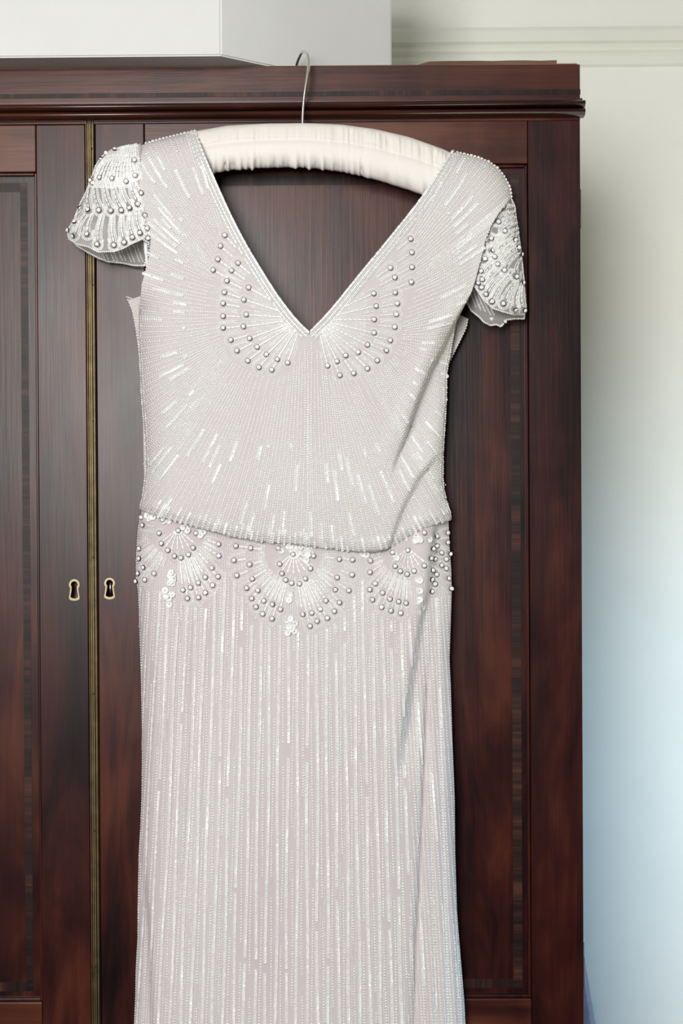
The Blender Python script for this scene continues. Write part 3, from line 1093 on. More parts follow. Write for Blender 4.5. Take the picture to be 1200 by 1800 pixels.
# stones, in photo pixels
ST_NL_OUT = [(395, 414), (387.3, 432.7), (382.7, 456.3), (375.3, 475.3)]
ST_NL_A = [(417.7, 462.7), (406.7, 475.3), (399.3, 494.3), (394.3, 514.3), (393, 534.3), (392.7, 556), (392.7, 577.3), (406, 598.3), (417, 617), (435.3, 634), (454.7, 645.7), (477.7, 650.3)]
ST_NL_B = [(436.7, 505.7), (429.3, 527), (432.7, 553.3), (428.7, 574.3), (439.3, 595), (451.7, 610), (468.7, 623.7), (486.7, 631.7), (505.3, 637.3)]
ST_NR_OUT = [(720.7, 420.7), (723, 444), (723.3, 469.7), (722.7, 496.7)]
ST_NR_A = [(686, 470.7), (693.7, 488.7), (694.7, 514.7), (698, 533.7), (696, 552.7), (693.3, 575), (685, 598.3), (677.7, 617), (662.3, 633.7), (645.7, 647.7), (621.7, 656.7), (596.7, 659.7)]
ST_NR_B = [(656, 516.3), (660, 538.3), (657, 562.3), (657, 585.7), (645, 606), (629.3, 619.3), (607.3, 625.3), (592.7, 635.3), (575.3, 642.7)]
FAN_L = dict(c=(312, 930), top=[(286.4, 913.7), (313, 932.9), (344.5, 937.5), (249.7, 909.9)],
             inner=[(280.7, 937), (284.6, 955.3), (295.2, 968), (307.3, 977.8), (318.2, 980.1), (331.3, 974.7), (339.9, 962.3)],
             mid=[(384, 956.4), (384.6, 977), (372.4, 998), (361.3, 1014.7), (349.4, 1024.6), (334.7, 1032.6), (321.5, 1036.7), (271.7, 1008.8), (254.1, 997.2), (246.5, 982)],
             outer=[(382.8, 1014), (373.7, 1028.7), (361, 1042.1), (348.6, 1050.6), (329.5, 1051.4), (255.9, 1018.9), (244.5, 1007.8), (241, 1021.5), (246, 963.8), (252.5, 923)])
FAN_M = dict(c=(516, 972), top=[(488.7, 963.3), (515, 973.9), (550.7, 977)],
             inner=[(491.5, 991), (495.9, 1007.5), (502.1, 1019.4), (512.4, 1024.8), (525.6, 1026.1), (537.3, 1017), (545.3, 999.5)],
             mid=[(440.9, 963.3), (439, 992.3), (443.2, 1017), (453.3, 1038), (463.3, 1056.3), (479.9, 1062), (492.5, 1071), (531.9, 1079.3), (547.6, 1077), (562.6, 1071), (573, 1055.6), (588.5, 1036), (591.8, 1015), (596.7, 982.7)],
             outer=[(414.5, 959.5), (411.7, 985.5), (416, 1011.4), (432.9, 1034.1), (442.4, 1051.4), (450.2, 1066.1), (461.5, 1079), (478.3, 1087.6), (544.5, 1100.2), (557.5, 1091.7), (575.3, 1086.6), (587.2, 1074.7), (597.2, 1058.7), (612.5, 1037.7), (619, 1010.6), (620.2, 984)])
FAN_R = dict(c=(717, 964), top=[(689.2, 971.3), (716.6, 966.7), (745, 936.5)],
             inner=[(693.9, 995.6), (702.9, 1004), (715, 1009), (727.7, 1004), (744.7, 994.3)],
             mid=[(650.5, 985.3), (650.5, 1006), (659, 1026), (671.6, 1042), (684.6, 1052.5), (700, 1057), (714.5, 1059.7)],
             outer=[(650.2, 1036.2), (654.3, 1053.7), (670.6, 1067.2), (687.4, 1073), (704.2, 1077.5)])
SIDE = [(765, 942.7), (785, 936.5), (766, 959), (785, 953.5), (758.7, 963.9), (774.5, 972), (789, 973.4), (755.6, 981), (762.5, 982), (783, 983), (774.7, 993.3), (782.7, 999.5), (758.4, 1002.3), (766, 1010), (787, 1016.8),
        (757, 1018), (763.8, 1026.4), (756, 1039.3), (791.5, 1035)]

# rhinestone: a faceted crystal in a dark four-claw cup
def stone_mesh():
    bm = bmesh.new()
    n = 10
    r = 4.45 * PX
    def ring(rad, z, off=0.0):
        return [bm.verts.new((rad * math.cos(2 * math.pi * (k + off) / n), rad * math.sin(2 * math.pi * (k + off) / n), z)) for k in range(n)]
    c0, c1, c2, c3 = ring(r * .82, 0), ring(r, r * .25), ring(r, r * .55), ring(r * .83, r * .62)
    for A, B in ((c0, c1), (c1, c2), (c2, c3)):
        for k in range(n):
            f = bm.faces.new((A[k], A[(k + 1) % n], B[(k + 1) % n], B[k])); f.material_index = 1
    d1, d2 = ring(r * .83, r * .62), ring(r * .42, r * 1.0, .5)
    for k in range(n):
        f = bm.faces.new((d1[k], d1[(k + 1) % n], d2[k])); f.material_index = 0
        f = bm.faces.new((d1[(k + 1) % n], d2[(k + 1) % n], d2[k])); f.material_index = 0
    bm.faces.new(d2).material_index = 0
    for k in range(4):
        a = math.pi / 4 + k * math.pi / 2
        M_ = Matrix.Translation((r * .88 * math.cos(a), r * .88 * math.sin(a), r * .60)) @ Matrix.Rotation(a, 4, 'Z')
        q = bmesh.ops.create_cube(bm, size=1.0)
        for v in q['verts']:
            v.co = M_ @ Vector((v.co.x * r * .22, v.co.y * r * .20, v.co.z * r * .22))
        for f in {f for v in q['verts'] for f in v.link_faces}:
            f.material_index = 1
    me = bpy.data.meshes.new('rhinestone')
    bm.to_mesh(me); bm.free()
    me.materials.append(M['crystal']); me.materials.append(M['setting'])
    return me


STONE = stone_mesh()


def stones(pts, fn, parent, tilt=.18, off=.0012, scale=1.0):
    for (u, v) in pts:
        uv = np.array([(u - 1, v), (u, v), (u + 1, v)], float)
        P0, T, B, N = frames(uv, fn, off)
        nrm = Vector(N[1]) * .6 + Vector((0, -1, 0)) * .4 + Vector((rng.normal(0, tilt), 0, rng.normal(0, tilt)))
        q = nrm.to_track_quat('Z', 'Y') @ Matrix.Rotation(rng.uniform(0, 6.28), 3, 'Z').to_quaternion()
        o = bpy.data.objects.new('rhinestone', STONE)
        COL.objects.link(o)
        o.parent = parent
        o.matrix_basis = Matrix.LocRotScale(Vector(P0[1]), q, Vector((scale,) * 3))


def unit(p, q):
    d = np.array(q, float) - np.array(p, float)
    return d / (np.hypot(*d) + 1e-9)


def loop_line(p, d, r=8.5, tail=14.0, conv=.45):
    """a U of beads round stone p, open towards -d, with tails running back"""
    p = np.array(p, float)
    n = np.array([-d[1], d[0]])
    pts = [p - d * (tail + 2) + n * r * conv, p - d * tail * .5 + n * r * .85]
    for k in range(9):
        a = math.pi / 2 - math.pi * k / 8
        pts.append(p + n * math.sin(a) * r + d * math.cos(a) * r)
    pts += [p - d * tail * .5 - n * r * .85, p - d * (tail + 2) - n * r * conv]
    return np.array(pts)


def applique(name, fn, label=None):
    """an empty-like part: a thin backing is not needed, the bead work itself is the mesh"""
    return None


# --- neck trim -------------------------------------------------------------
trim_c, trim_b = Beads('cyl'), Beads('ico')


def offset_line(pl, d):
    pl = np.asarray(pl, float)
    t = np.gradient(pl, axis=0)
    t /= np.hypot(t[:, 0], t[:, 1])[:, None]
    n = np.stack([-t[:, 1], t[:, 0]], 1)
    return pl + n * d


NLs, NRs = catmull(NECK_L, 6), catmull(NECK_R, 6)
for pl, s in ((NLs, 1), (NRs, -1)):
    bead_row(trim_c, offset_line(pl, .3 * s), depth_bodice, 7.4, 2.3 * PX, 3.3 * PX, off=.0010, jit=.06)
    bead_row(trim_b, offset_line(pl, 4.4 * s), depth_bodice, 3.1, 1.5 * PX, off=.0008)
    bead_row(trim_c, offset_line(pl, 7.6 * s), depth_bodice, 7.0, 1.4 * PX, 3.0 * PX, off=.0008)
    bead_row(trim_b, offset_line(pl, 10.6 * s), depth_bodice, 3.1, 1.5 * PX, off=.0008)
    bead_row(trim_c, offset_line(pl, 13.6 * s), depth_bodice, 7.2, 1.3 * PX, 2.8 * PX, off=.0008, keep=lambda uv, q: rng.random(len(uv)) < .8)
    bead_row(trim_b, offset_line(pl, 16.4 * s), depth_bodice, 3.2, 1.4 * PX, off=.0008)
neck_trim = trim_c.build('neck_trim', M['bugle'], dress)
neck_trim['kind'] = 'thing' if False else 'stuff'
trim_b.build('trim_beads', M['bead'], neck_trim)

# --- neck fans --------------------------------------------------------------
def neck_u(side, v):
    return np.interp(v, NECK_L[:, 1], NECK_L[:, 0], right=543) if side == 'L' else np.interp(v, NECK_R[:, 1], NECK_R[:, 0], right=543)


def neck_fan(side, rows_out, rows_a, rows_b, ctr):
    soft, hard, bug = Beads('ico'), Beads('ico'), Beads('cyl')
    sgn = -1 if side == 'L' else 1
    def inside(uv, q=None):
        lim = neck_u(side, uv[:, 1])
        ok = (uv[:, 0] - lim) * sgn > 19
        return ok & ((uv[:, 0] - 543) * sgn > 3)
    ctr = np.array(ctr, float)
    for p in rows_b:
        d = unit(ctr, p)
        bead_row(bug, [np.array(p) - d * 8, np.array(p) - d * 90], depth_bodice, 8.4, 1.15 * PX, 3.4 * PX, keep=inside, off=.0008)
        bead_row(soft, loop_line(p, d, 8.3, 20, .7), depth_bodice, 3.1, 1.15 * PX, 1.75 * PX, keep=inside)
        n = np.array([-d[1], d[0]])
        for k, w in ((1, 4.2), (-1, 4.2), (1, 8.0), (-1, 8.0)):
            bead_row(soft, [np.array(p) - d * 16 + n * k * w, np.array(p) - d * 85 + n * k * w * .25], depth_bodice, 3.1, 1.15 * PX, 1.75 * PX, keep=inside)
    for p in rows_a:
        d = unit(ctr, p)
        bead_row(bug, [np.array(p) - d * 9, np.array(p) - d * 26], depth_bodice, 8.2, 1.1 * PX, 3.2 * PX, keep=inside, off=.0008)
        for r, w in ((8.6, .75), (11.4, .95)):
            bead_row(soft, loop_line(p, d, r, 24, w), depth_bodice, 3.1, 1.15 * PX, 1.75 * PX, keep=inside)
    for p in rows_out:
        d = unit((ctr[0] + sgn * -40, ctr[1] + 20), p) if False else unit(ctr, p)
        bead_row(bug, [np.array(p) - d * 9, np.array(p) - d * 30], depth_bodice, 8.2, 1.1 * PX, 3.2 * PX, keep=inside, off=.0008)
        bead_row(soft, loop_line(p, d, 9, 22, .85), depth_bodice, 3.1, 1.15 * PX, 1.75 * PX, keep=inside)
    o = soft.build('neck_fan', M['bead'], dress)
    o['label'] = 'beaded fan with rhinestones at the %s of the neckline' % ('left' if side == 'L' else 'right')
    bug.build('bugle_beads', M['bugle'], o)
    stones(rows_out + rows_a + rows_b, depth_bodice, o)
    return o


neck_fan('L', ST_NL_OUT, ST_NL_A, ST_NL_B, (532, 560))
neck_fan('R', ST_NR_OUT, ST_NR_A, ST_NR_B, (556, 562))

# --- bodice rays -------------------------------------------------------------
PAIR_L = np.array([(392, 405, 346, 234), (385, 425, 305, 242), (378, 445, 262, 253), (374, 462, 243, 300), (372, 475, 250, 370), (373, 490, 258, 432), (385, 545, 247, 525), (386, 575, 243, 590), (388, 600, 246, 668),
                   (397, 617, 253, 750), (405, 632, 251, 843), (416, 641, 246, 891), (430, 650, 285, 910), (458, 662, 367, 931), (480, 666, 405, 942), (508, 656, 468, 953), (530, 615, 514, 956), (543, 597, 543, 958)], float)
PAIR_R = np.array([(722, 410, 795, 270), (728, 430, 836, 277), (732, 450, 878, 299), (733, 475, 896, 345), (732, 490, 864, 394), (728, 515, 845, 455), (712, 560, 830, 508), (708, 585, 800, 567), (700, 610, 789, 640),
                   (690, 629, 784, 710), (670, 647, 779, 800), (648, 657, 785, 878), (640, 660, 793, 913), (616, 666, 745, 928), (594, 668, 690, 962), (576, 657, 620, 969), (557, 616, 571, 962), (543, 597, 543, 959)], float)
soft, hard, seqs = Beads('ico'), Beads('ico'), Beads('seq')
for side, PR in (('L', PAIR_L), ('R', PAIR_R)):
    seglen = np.hypot(np.diff(PR[:, 2]), np.diff(PR[:, 3]))
    s = np.concatenate([[0], np.cumsum(seglen)])
    nray = int(s[-1] / 4.9)
    sgn = -1 if side == 'L' else 1
    def inside(uv, q=None, side=side, sgn=sgn):
        ok = np.ones(len(uv), bool)
        m = uv[:, 1] < 585
        lim = neck_u(side, uv[:, 1])
        return ok & (~m | ((uv[:, 0] - lim) * sgn > 17)) & (np.minimum(poly_dist(uv[:, 0], uv[:, 1], OUT_B), poly_dist(uv[:, 0], uv[:, 1], OUT_D)) > 3)
    for k in range(nray + 1):
        q = (k + rng.uniform(-.12, .12)) / nray * s[-1]
        r_ = np.array([np.interp(q, s, PR[:, j]) for j in range(4)])
        a, b = r_[:2], r_[2:]
        L = np.hypot(*(b - a))
        # gentle bow so rows swing like the photographed ones
        nrm = np.array([-(b - a)[1], (b - a)[0]]) / L
        mid = (a + b) / 2 + nrm * sgn * 3.0
        line = catmull([a, mid, b], 12)
        def runs(uv, qq, ph=rng.uniform(0, 9), dens=.5):
            return np.sin(qq * .045 + ph * 7) + .7 * np.sin(qq * .021 + ph * 3) > dens
        ph = rng.uniform(0, 9)
        if k % 2 == 0:
            bead_row(hard, line, depth_bodice, 4.1, 1.45 * PX, 2.1 * PX, keep=inside, start=rng.uniform(0, 4) + (0.0 if k % 4 == 0 else L * rng.uniform(.04, .2)))
        else:
            st = L * rng.uniform(.30, .58)
            bead_row(soft, line, depth_bodice, 4.6, .95 * PX, 3.0 * PX, keep=inside, start=st)
        if k % 4 == 1 and L > 60:
            dens = .32 if (b[1] < 560) else .72
            sequin_row(seqs, line, depth_bodice, 3.9, 2.7 * PX,
                       keep=lambda uv, qq, ph=ph, L=L, dens=dens: (np.sin(qq * .05 + ph * 7) + .7 * np.sin(qq * .023 + ph * 3) > dens) & (qq > L * .42))
        if b[1] > 895 and k % 2 == 0:
            uvq = line[-4:]
            sequin_row(seqs, [line[-1] - (line[-1] - line[-6]) / np.hypot(*(line[-1] - line[-6])) * rng.uniform(8, 26), line[-1]], depth_bodice, 3.9, 2.8 * PX)
hard.build('seed_bead_rows', M['bead'], bodice)
soft.build('fine_bead_rows', M['bead_soft'], bodice)
seqs.build('sequins', M['sequin'], bodice)

# rows on the slice of back that shows at the armholes
soft = Beads('ico')
for k in range(26):
    v = 522 + k * 5.2
    a = float(np.interp(v, [519, 524, 545, 580, 620, 700], [221, 223, 232, 239, 244, 250]))
    bead_row(soft, [(a + .5, v), (a + 26, v + 9)], depth_back, 3.2, 1.7 * PX)
for k in range(22):
    v = 562 + k * 5.0
    b = float(np.interp(v, [556, 560, 575, 600, 640, 680], [818, 822.5, 820, 808, 788, 780]))
    bead_row(soft, [(b - .5, v), (b - 30, v + 16)], depth_back, 3.2, 1.7 * PX)
soft.build('back_bead_rows', M['bead_soft'], bodice_back)

# --- hip fans -------------------------------------------------------------------
def hip_fan(F, fn, label, ok=None):
    soft, bug = Beads('ico'), Beads('cyl')
    c = np.array(F['c'], float)
    for p in F['inner']:
        d = unit(c, p)
        bead_row(soft, loop_line(p, d, 7.6, 8, .8), fn, 3.1, 1.15 * PX, 1.75 * PX, keep=ok)
    for a in np.linspace(-50, 50, 7):
        d = np.array([math.sin(math.radians(a)), math.cos(math.radians(a))])
        bead_row(bug, [c + d * 8, c + d * 36], fn, 8.2, 1.05 * PX, 3.3 * PX, keep=ok, off=.0008)
    for p in F['mid']:
        p = np.array(p, float)
        d = unit(c, p)
        L = np.hypot(*(p - c))
        n = np.array([-d[1], d[0]])
        bead_row(bug, [c + d * 60, p - d * 7] if L > 75 else [c + d * 52, p - d * 7], fn, 8.3, 1.15 * PX, 3.4 * PX, keep=ok, off=.0008)
        bead_row(soft, loop_line(p, d, 8.6, 22, .72), fn, 3.1, 1.15 * PX, 1.75 * PX, keep=ok)
        for w in (-7.5, -3.8, 3.8, 7.5):
            bead_row(soft, [c + d * 52 + n * w * .55, p - d * 16 + n * w], fn, 3.1, 1.15 * PX, 1.75 * PX, keep=ok)
    md = F['mid']
    for p, q in zip(md[:-1], md[1:]):
        p, q = np.array(p, float), np.array(q, float)
        if np.hypot(*(p - q)) > 44: continue
        m = (p + q) / 2
        d = unit(c, m)
        n = np.array([-d[1], d[0]])
        for w in (-1.5, 1.5):
            bead_row(soft, [c + d * 50 + n * w, m - d * 6 + n * w], fn, 3.1, 1.15 * PX, 1.75 * PX, keep=ok)
    for p in F['outer']:
        p = np.array(p, float)
        d = unit(c, p)
        bead_row(bug, [p - d * 18, p - d * 8], fn, 8.2, 1.1 * PX, 3.2 * PX, keep=ok, off=.0008)
        for r, w in ((8.8, .8), (11.6, 1.0)):
            bead_row(soft, loop_line(p, d, r, 18, w), fn, 3.1, 1.15 * PX, 1.75 * PX, keep=ok)
    o = soft.build('hip_fan', M['bead'], dress)
    o['label'] = label
    bug.build('bugle_beads', M['bugle'], o)
    stones(F['top'] + F['inner'] + F['mid'] + F['outer'], fn, o)
    return o


def in_skirt(uv, q=None):
    return (uv[:, 0] > np.interp(uv[:, 1], *SKL.T) + 2) & (uv[:, 0] < np.interp(uv[:, 1], *SKR.T) - 2) & (uv[:, 1] > np.interp(uv[:, 0], *HEM.T) - 4)


def left_of_fold(uv, q=None):
    return in_skirt(uv) & (uv[:, 0] < np.interp(uv[:, 1], *S1.T) - 2)


hl = hip_fan(FAN_L, depth_skirt, 'left rhinestone fan on the hip band', in_skirt)
hm = hip_fan(FAN_M, depth_skirt, 'middle rhinestone fan on the hip band', in_skirt)
hr = hip_fan(FAN_R, depth_skirt, 'right rhinestone fan on the hip band', left_of_fold)
side_soft = Beads('ico')
for p in SIDE:
    d = unit((700, 960), p)
    bead_row(side_soft, loop_line(p, d, 8.2, 12, .8), depth_skirt, 3.1, 1.15 * PX, 1.75 * PX, keep=lambda uv, q: in_skirt(uv) & (uv[:, 0] > np.interp(uv[:, 1], *S1.T) + 2))
hs = side_soft.build('hip_fan', M['bead'], dress)
hs['label'] = 'fan turning round the right side of the hip'
stones(SIDE, depth_skirt, hs)

FANB = np.array([(230, 1025), (262, 1040), (300, 1042), (330, 1068), (350, 1066), (372, 1046), (392, 1022), (402, 985), (410, 1020), (428, 1052), (445, 1082), (470, 1104), (492, 1100), (515, 1108), (545, 1116), (580, 1104), (605, 1076),
                 (624, 1046), (634, 1000), (640, 1040), (652, 1072), (686, 1090), (712, 1093), (735, 1076), (760, 1052), (800, 1045)], float)
# fine rows of the band ground between the fans
ground = Beads('ico')
STN = np.array([p for F in (FAN_L, FAN_M, FAN_R) for k_ in ('top', 'inner', 'mid', 'outer') for p in F[k_]] + SIDE)
for x in np.arange(242, 796, 4.4):
    vv = np.arange(890, 1110, 6.0)
    def gk(uv, q):
        dd = np.min(np.hypot(uv[:, :1] - STN[None, :, 0], uv[:, 1:] - STN[None, :, 1]), axis=1)
        dc = np.min(np.stack([np.hypot(uv[:, 0] - F['c'][0], uv[:, 1] - F['c'][1]) for F in (FAN_L, FAN_M, FAN_R)]), axis=0)
        return in_skirt(uv) & (uv[:, 1] < np.interp(uv[:, 0], *FANB.T) + 2) & (dd > 13) & (dc > 52)
    bead_row(ground, np.stack([x + (x - 545) * .00019 * (vv - 1100), vv], 1), depth_skirt, 3.2, 1.2 * PX, 1.5 * PX, keep=gk)

# petal sequins clustered at the fan tops and tips
pet = Beads('seq')
def petals(cx, cv, n, sx, sy):
    for _ in range(n):
        u, v = cx + rng.normal(0, sx), cv + rng.normal(0, sy)
        uv = np.array([(u - 1, v), (u, v), (u + 1, v)])
        P0, T, B, N = frames(uv, depth_skirt, .0018 + rng.uniform(0, .0014))
        N_ = N[1:2] + rng.normal(0, .18, (1, 3)); N_ /= np.linalg.norm(N_)
        B_ = np.cross(N_, T[1:2]); B_ /= np.linalg.norm(B_)
        r = rng.uniform(5.0, 6.4) * PX
        pet.add(P0[1:2], np.cross(B_, N_), B_, N_, (r, r, r))
for q in ((508, 966, 7, 7, 5), (536, 970, 14, 12, 6), (510, 1100, 11, 5, 8), (511, 1050, 3, 3, 5), (267, 909, 5, 5, 4), (292, 915, 5, 5, 4), (326, 928, 3, 4, 3), (356, 938, 3, 6, 3),
          (291, 1047, 8, 5, 7), (303, 1028, 5, 2, 9), (300, 1003, 2, 2, 4), (735, 946, 6, 6, 4), (756, 946, 3, 3, 3), (736, 1020, 2, 1, 2), (736, 1054, 2, 1, 2), (741, 1066, 1, 1, 1), (738, 1035, 2, 1, 4),
          (640, 974, 2, 5, 2), (665, 970, 1, 2, 1), (700, 977, 2, 4, 3)):
    petals(*q)
pet.build('petal_sequins', M['paillette'], skirt)
ground.build('band_beads', M['bead_soft'], skirt)

# --- skirt rows -----------------------------------------------------------------
soft, hard, seqs = Beads('ico'), Beads('ico'), Beads('seq')
def below_fans(uv):
    return uv[:, 1] > np.interp(uv[:, 0], *FANB.T)
def fold_u(v):
    return np.where(v < 1290, np.interp(v, *S1.T), np.interp(v, [1290, 1420, 1421, 2300], [706, 722, 722, 706]))
k = 0
x = 196.0
while x < 790:
    vv = np.arange(960, SK_BOT, 10.0)
    dx = (x - 545)
    line = np.stack([x + dx * .00019 * (vv - 1100) + 1.2 * np.sin(vv * .012 + x), vv + rng.uniform(0, 5)], 1)
    ok = lambda uv, q=None: in_skirt(uv) & below_fans(uv) & (uv[:, 0] < fold_u(uv[:, 1]) - 2)
    ph = rng.uniform(0, 50)
    kk = k % 4
    if kk == 0:
        def kp(uv, q, ph=ph):
            amt = np.sin(q * .031 + ph) + .8 * np.sin(q * .0137 + ph * 3) + .5 * np.sin(q * .083 + ph * 2)
            return ok(uv) & (amt > -1.95 + .55 * (1 - sstep(1080, 1330, uv[:, 1])))
        sequin_row(seqs, line, depth_skirt, 3.7, 2.75 * PX, keep=kp)
    elif kk == 2:
        bead_row(hard, line, depth_skirt, 5.0, 1.75 * PX, 1.95 * PX, keep=lambda uv, q, ph=ph: ok(uv) & (np.sin(q * .02 + ph) > -.93))
    else:
        bead_row(soft, line, depth_skirt, 4.6, .9 * PX, 2.8 * PX, keep=lambda uv, q, ph=ph: ok(uv) & (np.sin(q * .012 + ph) + np.sin(uv[:, 0] * .019 + 2) > .2))
    x += 4.1
    k += 1
# the side piece right of the folds: rows lean outwards
x = 640.0
k = 0
while x < 800:
    vv = np.arange(1000, SK_BOT, 10.0)
    line = np.stack([x + .055 * (vv - 1150) + 2.0 * np.sin(vv * .009 + x * .3), vv], 1)
    ok2 = lambda uv, q=None: in_skirt(uv) & below_fans(uv) & (uv[:, 0] > fold_u(uv[:, 1]) + 2)
    ph = rng.uniform(0, 50)
    if k % 2 == 0:
        if k % 4 == 0:
            sequin_row(seqs, line, depth_skirt, 3.8, 2.6 * PX, keep=lambda uv, q, ph=ph: ok2(uv) & (np.sin(q * .03 + ph) + np.sin(q * .011 + 2 * ph) > .75 - .6 * sstep(1400, 1600, uv[:, 1])))
        bead_row(hard, line, depth_skirt, 5.0, 1.7 * PX, 1.9 * PX, keep=lambda uv, q: ok2(uv))
    else:
        bead_row(soft, line, depth_skirt, 4.0, 1.25 * PX, 3.0 * PX, keep=lambda uv, q: ok2(uv), jit=.08)
    x += 4.6
    k += 1
# beads right on the side seams give the outline its fine teeth
for tab, s in ((SKL, 1), (SKR, -1)):
    vv = np.arange(915, SK_BOT, 10.0)
    bead_row(hard, np.stack([np.interp(vv, *tab.T) + s * 1.2, vv], 1), depth_skirt, 4.4, 1.6 * PX, 1.7 * PX, off=0)
hard.build('seed_bead_rows', M['bead'], skirt)
soft.build('fine_bead_rows', M['bead_soft'], skirt)
seqs.build('sequins', M['sequin'], skirt)
soft = Beads('ico')
for tab, s, a, b in ((BL, 1, 560, 893), (BR, -1, 590, 912)):
    vv = np.arange(a, b, 8.0)
    bead_row(soft, np.stack([np.interp(vv, *tab.T) + s * .6, vv], 1), depth_bodice, 4.2, 2.1 * PX, 2.0 * PX, off=0, jit=.25)
    bead_row(soft, np.stack([np.interp(vv, *tab.T) + s * 4.5, vv], 1), depth_bodice, 4.4, 1.8 * PX, 1.9 * PX, off=0, jit=.25)
for pl in (OUT_A, OUT_C):
    bead_row(soft, catmull(pl, 5), depth_bodice, 6.4, 2.7 * PX, 3.1 * PX, off=0, jit=.12)
soft.build('side_seam_beads', M['bead_soft'], bodice)

# --- cap sleeves ------------------------------------------------------------------
SLV_L = np.array([(247, 252.5), (226, 255), (205, 261), (190, 267), (178, 276), (168, 292), (160, 315), (150, 340), (139, 362), (130, 386), (118.5, 405), (121, 420), (135, 429), (155, 434), (172, 443), (200, 442), (216, 437), (232, 428), (250, 420), (263, 428),
                  (265, 400), (259, 350), (252, 315), (246, 282)], float)
SLV_L_BACK = np.array([(120, 412), (135, 432), (155, 444), (172, 453), (190, 460), (213, 462), (235, 466.5), (254, 467), (262, 440), (262, 405), (200, 395), (130, 392)], float)
SLV_R = np.array([(896, 345), (904, 362), (909, 400), (915, 440), (920, 490), (924, 540), (921, 553), (905, 554), (884, 548), (866, 542), (850, 528), (838, 510), (830, 498), (830, 480), (838, 452), (846, 424), (854, 396), (874, 358)], float)
SLV_R_BACK = np.array([(834, 500), (822, 508), (820, 530), (828, 546), (842, 557), (850, 566), (862, 572), (872, 570), (880, 574), (890, 562), (905, 560), (921, 560), (921, 545), (880, 520), (850, 500)], float)


def pillow(outline, base, bulge, width):
    ol = np.asarray(outline, float)
    def fn(u, v):
        u = np.asarray(u, float); v = np.asarray(v, float)
        d = poly_dist(u, v, ol)
        f = np.sqrt(np.clip(1 - (1 - np.clip(d / width, 0, 1)) ** 2, 0, 1))
        return -(base + bulge * f)
    return fn


def fill_mesh(name, outline, fn, mat, parent, cell=7.0, scallop=False):
    """triangulated outline with inner points"""
    ol, _ = resample(np.vstack([outline, outline[:1]]), cell * .6)
    bm = bmesh.new()
    vs = [bm.verts.new((p[0], p[1], 0)) for p in ol]
    f = bm.faces.new(vs)
    bmesh.ops.triangulate(bm, faces=[f])
    for _ in range(5):
        es = [e for e in bm.edges if e.calc_length() > cell * 1.3]
        if not es: break
        bmesh.ops.subdivide_edges(bm, edges=es, cuts=1)
        bmesh.ops.triangulate(bm, faces=bm.faces[:])
    uv = np.array([(v.co.x, v.co.y) for v in bm.verts])
    P_ = PN(uv[:, 0], uv[:, 1], fn(uv[:, 0], uv[:, 1]))
    for v, p in zip(bm.verts, P_):
        v.co = Vector(p)
    me = bpy.data.meshes.new(name)
    bm.to_mesh(me); bm.free()
    me.polygons.foreach_set('use_smooth', np.ones(len(me.polygons), bool))
    o = link(name, me, None, [mat])
    if parent.parent is None: put(o, parent)
    else: o.parent = parent
    return o


def in_poly(uv, poly):
    x, y = uv[:, 0], uv[:, 1]
    c = np.zeros(len(uv), bool)
    j = len(poly) - 1
    for i in range(len(poly)):
        xi, yi = poly[i]; xj, yj = poly[j]
        m = ((yi > y) != (yj > y)) & (x < (xj - xi) * (y - yi) / (yj - yi + 1e-12) + xi)
        c ^= m
        j = i
    return c


def sleeve(outline, free, rim, back, base, bulge, label, tiers, stones_pts, crown_fn, back_rows_):
    fn = pillow(free, base, bulge, 60.)
    fb = pillow(back, base - .014, .004, 30.)
    sl = fill_mesh('cap_sleeve', outline, fn, M['net'], dress)
    sl['label'] = label
    fill_mesh('sleeve_underside', back, fb, M['net'], sl)
    soft, bug, sback = Beads('ico'), Beads('cyl'), Beads('ico')
    ok = lambda uv, q=None: in_poly(uv, outline)
    for (heads, tails) in tiers:
        for h, t in zip(heads, tails):
            h, t = np.array(h, float), np.array(t, float)
            d = unit(h, t)
            n = np.array([-d[1], d[0]])
            L = np.hypot(*(t - h))
            bend = n * 2.5
            bead_row(bug, catmull([h, (h + t) / 2 + bend, t - d * 7], 6), fn, 8.2, 1.35 * PX, 3.5 * PX, keep=ok, off=.0012)
            for w in ((-7.6, -4.2, 4.2, 7.6) if L > 40 and t[1] > 330 else (-3.4, 3.4)):
                bead_row(soft, catmull([h + n * w * .55, (h + t) / 2 + bend + n * w * .8, t - d * 5 + n * w], 6), fn, 3.0, 1.75 * PX, keep=ok)
            for r in (7.4, 10.0):
                bead_row(soft, loop_line(t, d, r, 9, .95), fn, 2.9, 1.7 * PX, keep=ok)
    bead_row(soft, rim, fn, 3.4, 1.9 * PX)
    bead_row(sback, np.vstack([back, back[:1]]), fb, 3.4, 2.2 * PX)
    for a, b in back_rows_:
        bead_row(sback, [a, b], fb, 3.2, 1.8 * PX)
        bead_row(sback, [(a[0] + 6, a[1]), (b[0] + 6, b[1])], fb, 3.2, 1.8 * PX)
    soft.build('bead_strands', M['bead'], sl)
    bug.build('bugle_beads', M['bugle'], sl)
    sback.build('underside_beads', M['bead_soft'], sl)
    stones(stones_pts, fn, sl, tilt=.35)
    return sl


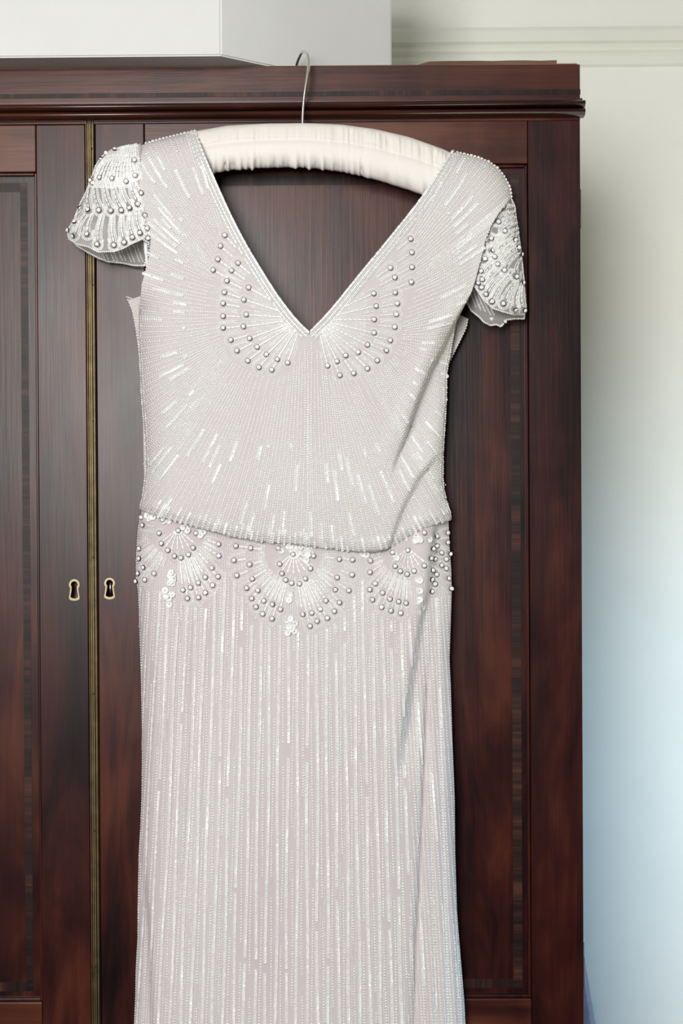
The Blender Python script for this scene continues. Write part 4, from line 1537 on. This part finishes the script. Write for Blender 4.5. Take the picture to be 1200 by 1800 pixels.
SL_ST = [(202, 265), (188, 270), (177, 276), (237, 282.5), (237.5, 308.7), (197.5, 314.5), (222, 319.5), (176.7, 312.7), (161, 318), (163.5, 323), (249.5, 339.2), (242.5, 359), (227.5, 366.7), (214, 370.5), (195, 371.2), (174.5, 370.2), (155.7, 370.5),
         (138.5, 362), (255, 378), (132, 392), (259.5, 402.2), (246.5, 410.2), (260, 420), (232.7, 417.5), (218.7, 427), (200, 431.5), (171.5, 430.2), (153.7, 412.5), (130.5, 414), (121.5, 405)]
r0 = [(228, 262), (220, 262), (212, 264), (204, 266), (198, 268), (192, 270)]
r1 = [(237.5, 308.7), (222, 319.5), (197.5, 314.5), (176.7, 312.7), (161, 320), (237, 284)]
t1h = [(212, 262), (209, 262), (205, 263), (200, 264), (195, 266), (216, 262)]
t2h = [(228, 316), (212, 322), (198, 322), (182, 320), (166, 322), (158, 330), (238, 316), (244, 345)]
t2t = [(242.5, 359), (227.5, 366.7), (214, 370.5), (195, 371.2), (174.5, 370.2), (155.7, 370.5), (249.5, 339.2), (255, 378)]
t3h = [(240, 368), (228, 376), (214, 380), (198, 380), (180, 378), (162, 378), (150, 378), (142, 372), (250, 384)]
t3t = [(246.5, 410.2), (232.7, 417.5), (218.7, 427), (200, 431.5), (171.5, 430.2), (153.7, 412.5), (130.5, 414), (132, 392), (259.5, 402.2)]
# crown strands
crown_h, crown_t = [], []
for k in range(14):
    t = k / 13
    crown_h.append((240 - 42 * t, 256 + 8 * t)); crown_t.append((246 - 88 * t, 304 + 9 * math.sin(math.pi * t) + 14 * t))
sleeve(SLV_L, SLV_L[2:12], SLV_L[1:20], SLV_L_BACK, .030, .036, 'left cap sleeve, raised and rounded', [(t1h, r1), (crown_h, crown_t), (t2h, t2t), (t3h, t3t)], SL_ST, None,
       [((175 + 15 * k, 436 - 2 * k * .5), (186 + 15 * k, 458 + k)) for k in range(6)])
SR_ST = [(883, 364.5), (875, 389.7), (885.5, 406.5), (863.2, 420), (904, 421), (910, 435.7), (914, 447), (864, 440.5), (869.5, 452), (852, 455), (875, 464.5), (886, 475), (845, 477.5), (906.5, 486), (917, 497), (847, 491), (840, 499),
         (846, 506), (854.5, 516.5), (863.7, 530.5), (884.5, 534), (905, 542.7), (920, 545)]
th1 = [(900, 362), (902, 372), (904, 382), (906, 392), (908, 402), (909, 410)]
tt1 = [(883, 366), (875, 389.7), (870, 405), (885.5, 406.5), (880, 420), (904, 421)]
th2 = [(890, 410), (898, 420), (904, 428), (908, 436), (911, 446), (913, 456), (885, 412), (880, 414)]
tt2 = [(864, 440.5), (869.5, 452), (872, 458), (875, 464.5), (886, 475), (906.5, 486), (856, 446), (863, 424)]
th3 = [(872, 458), (880, 466), (888, 480), (896, 484), (908, 494), (914, 500), (917, 504), (868, 454), (864, 450)]
tt3 = [(847, 491), (846, 506), (854.5, 516.5), (863.7, 530.5), (884.5, 534), (905, 542.7), (918, 545), (843, 482), (852, 458)]
sr = sleeve(SLV_R, SLV_R[:8], SLV_R[:13], SLV_R_BACK, .032, .026, 'right cap sleeve, hanging down', [(th1, tt1), (th2, tt2), (th3, tt3)], SR_ST, None,
            [((826 + 8 * k, 512 + 6 * k), (836 + 9 * k, 540 + 5 * k)) for k in range(4)])
stones([(863, 560), (885.7, 565)], pillow(SLV_R_BACK, .014, .004, 30.), sr, tilt=.3)

# ribbon hanging loop under the left sleeve, pearl at the right neck end
f_rib = lambda u, v: np.full(np.shape(u), -.052)
grid_mesh('ribbon_loop', [(424 + 5.6 * i, 252 + .62 * i, 258.5 + .1 * i) for i in range(9)], M['ribbon'], dress, 4, f_rib)
bm = bmesh.new()
bmesh.ops.create_uvsphere(bm, u_segments=20, v_segments=12, radius=5.2 * PX)
pc = Vector(PN(796, 267.5, -.042))
for v in bm.verts: v.co += pc
for f in bm.faces: f.smooth = True
me = bpy.data.meshes.new('pearl_button'); bm.to_mesh(me); bm.free()
o = link('pearl_button', me, None, [M['steel']])
put(o, dress)
bpy.context.view_layer.update()
print('TRIS', sum(len(o.data.polygons) for o in S.objects if o.type == 'MESH'))
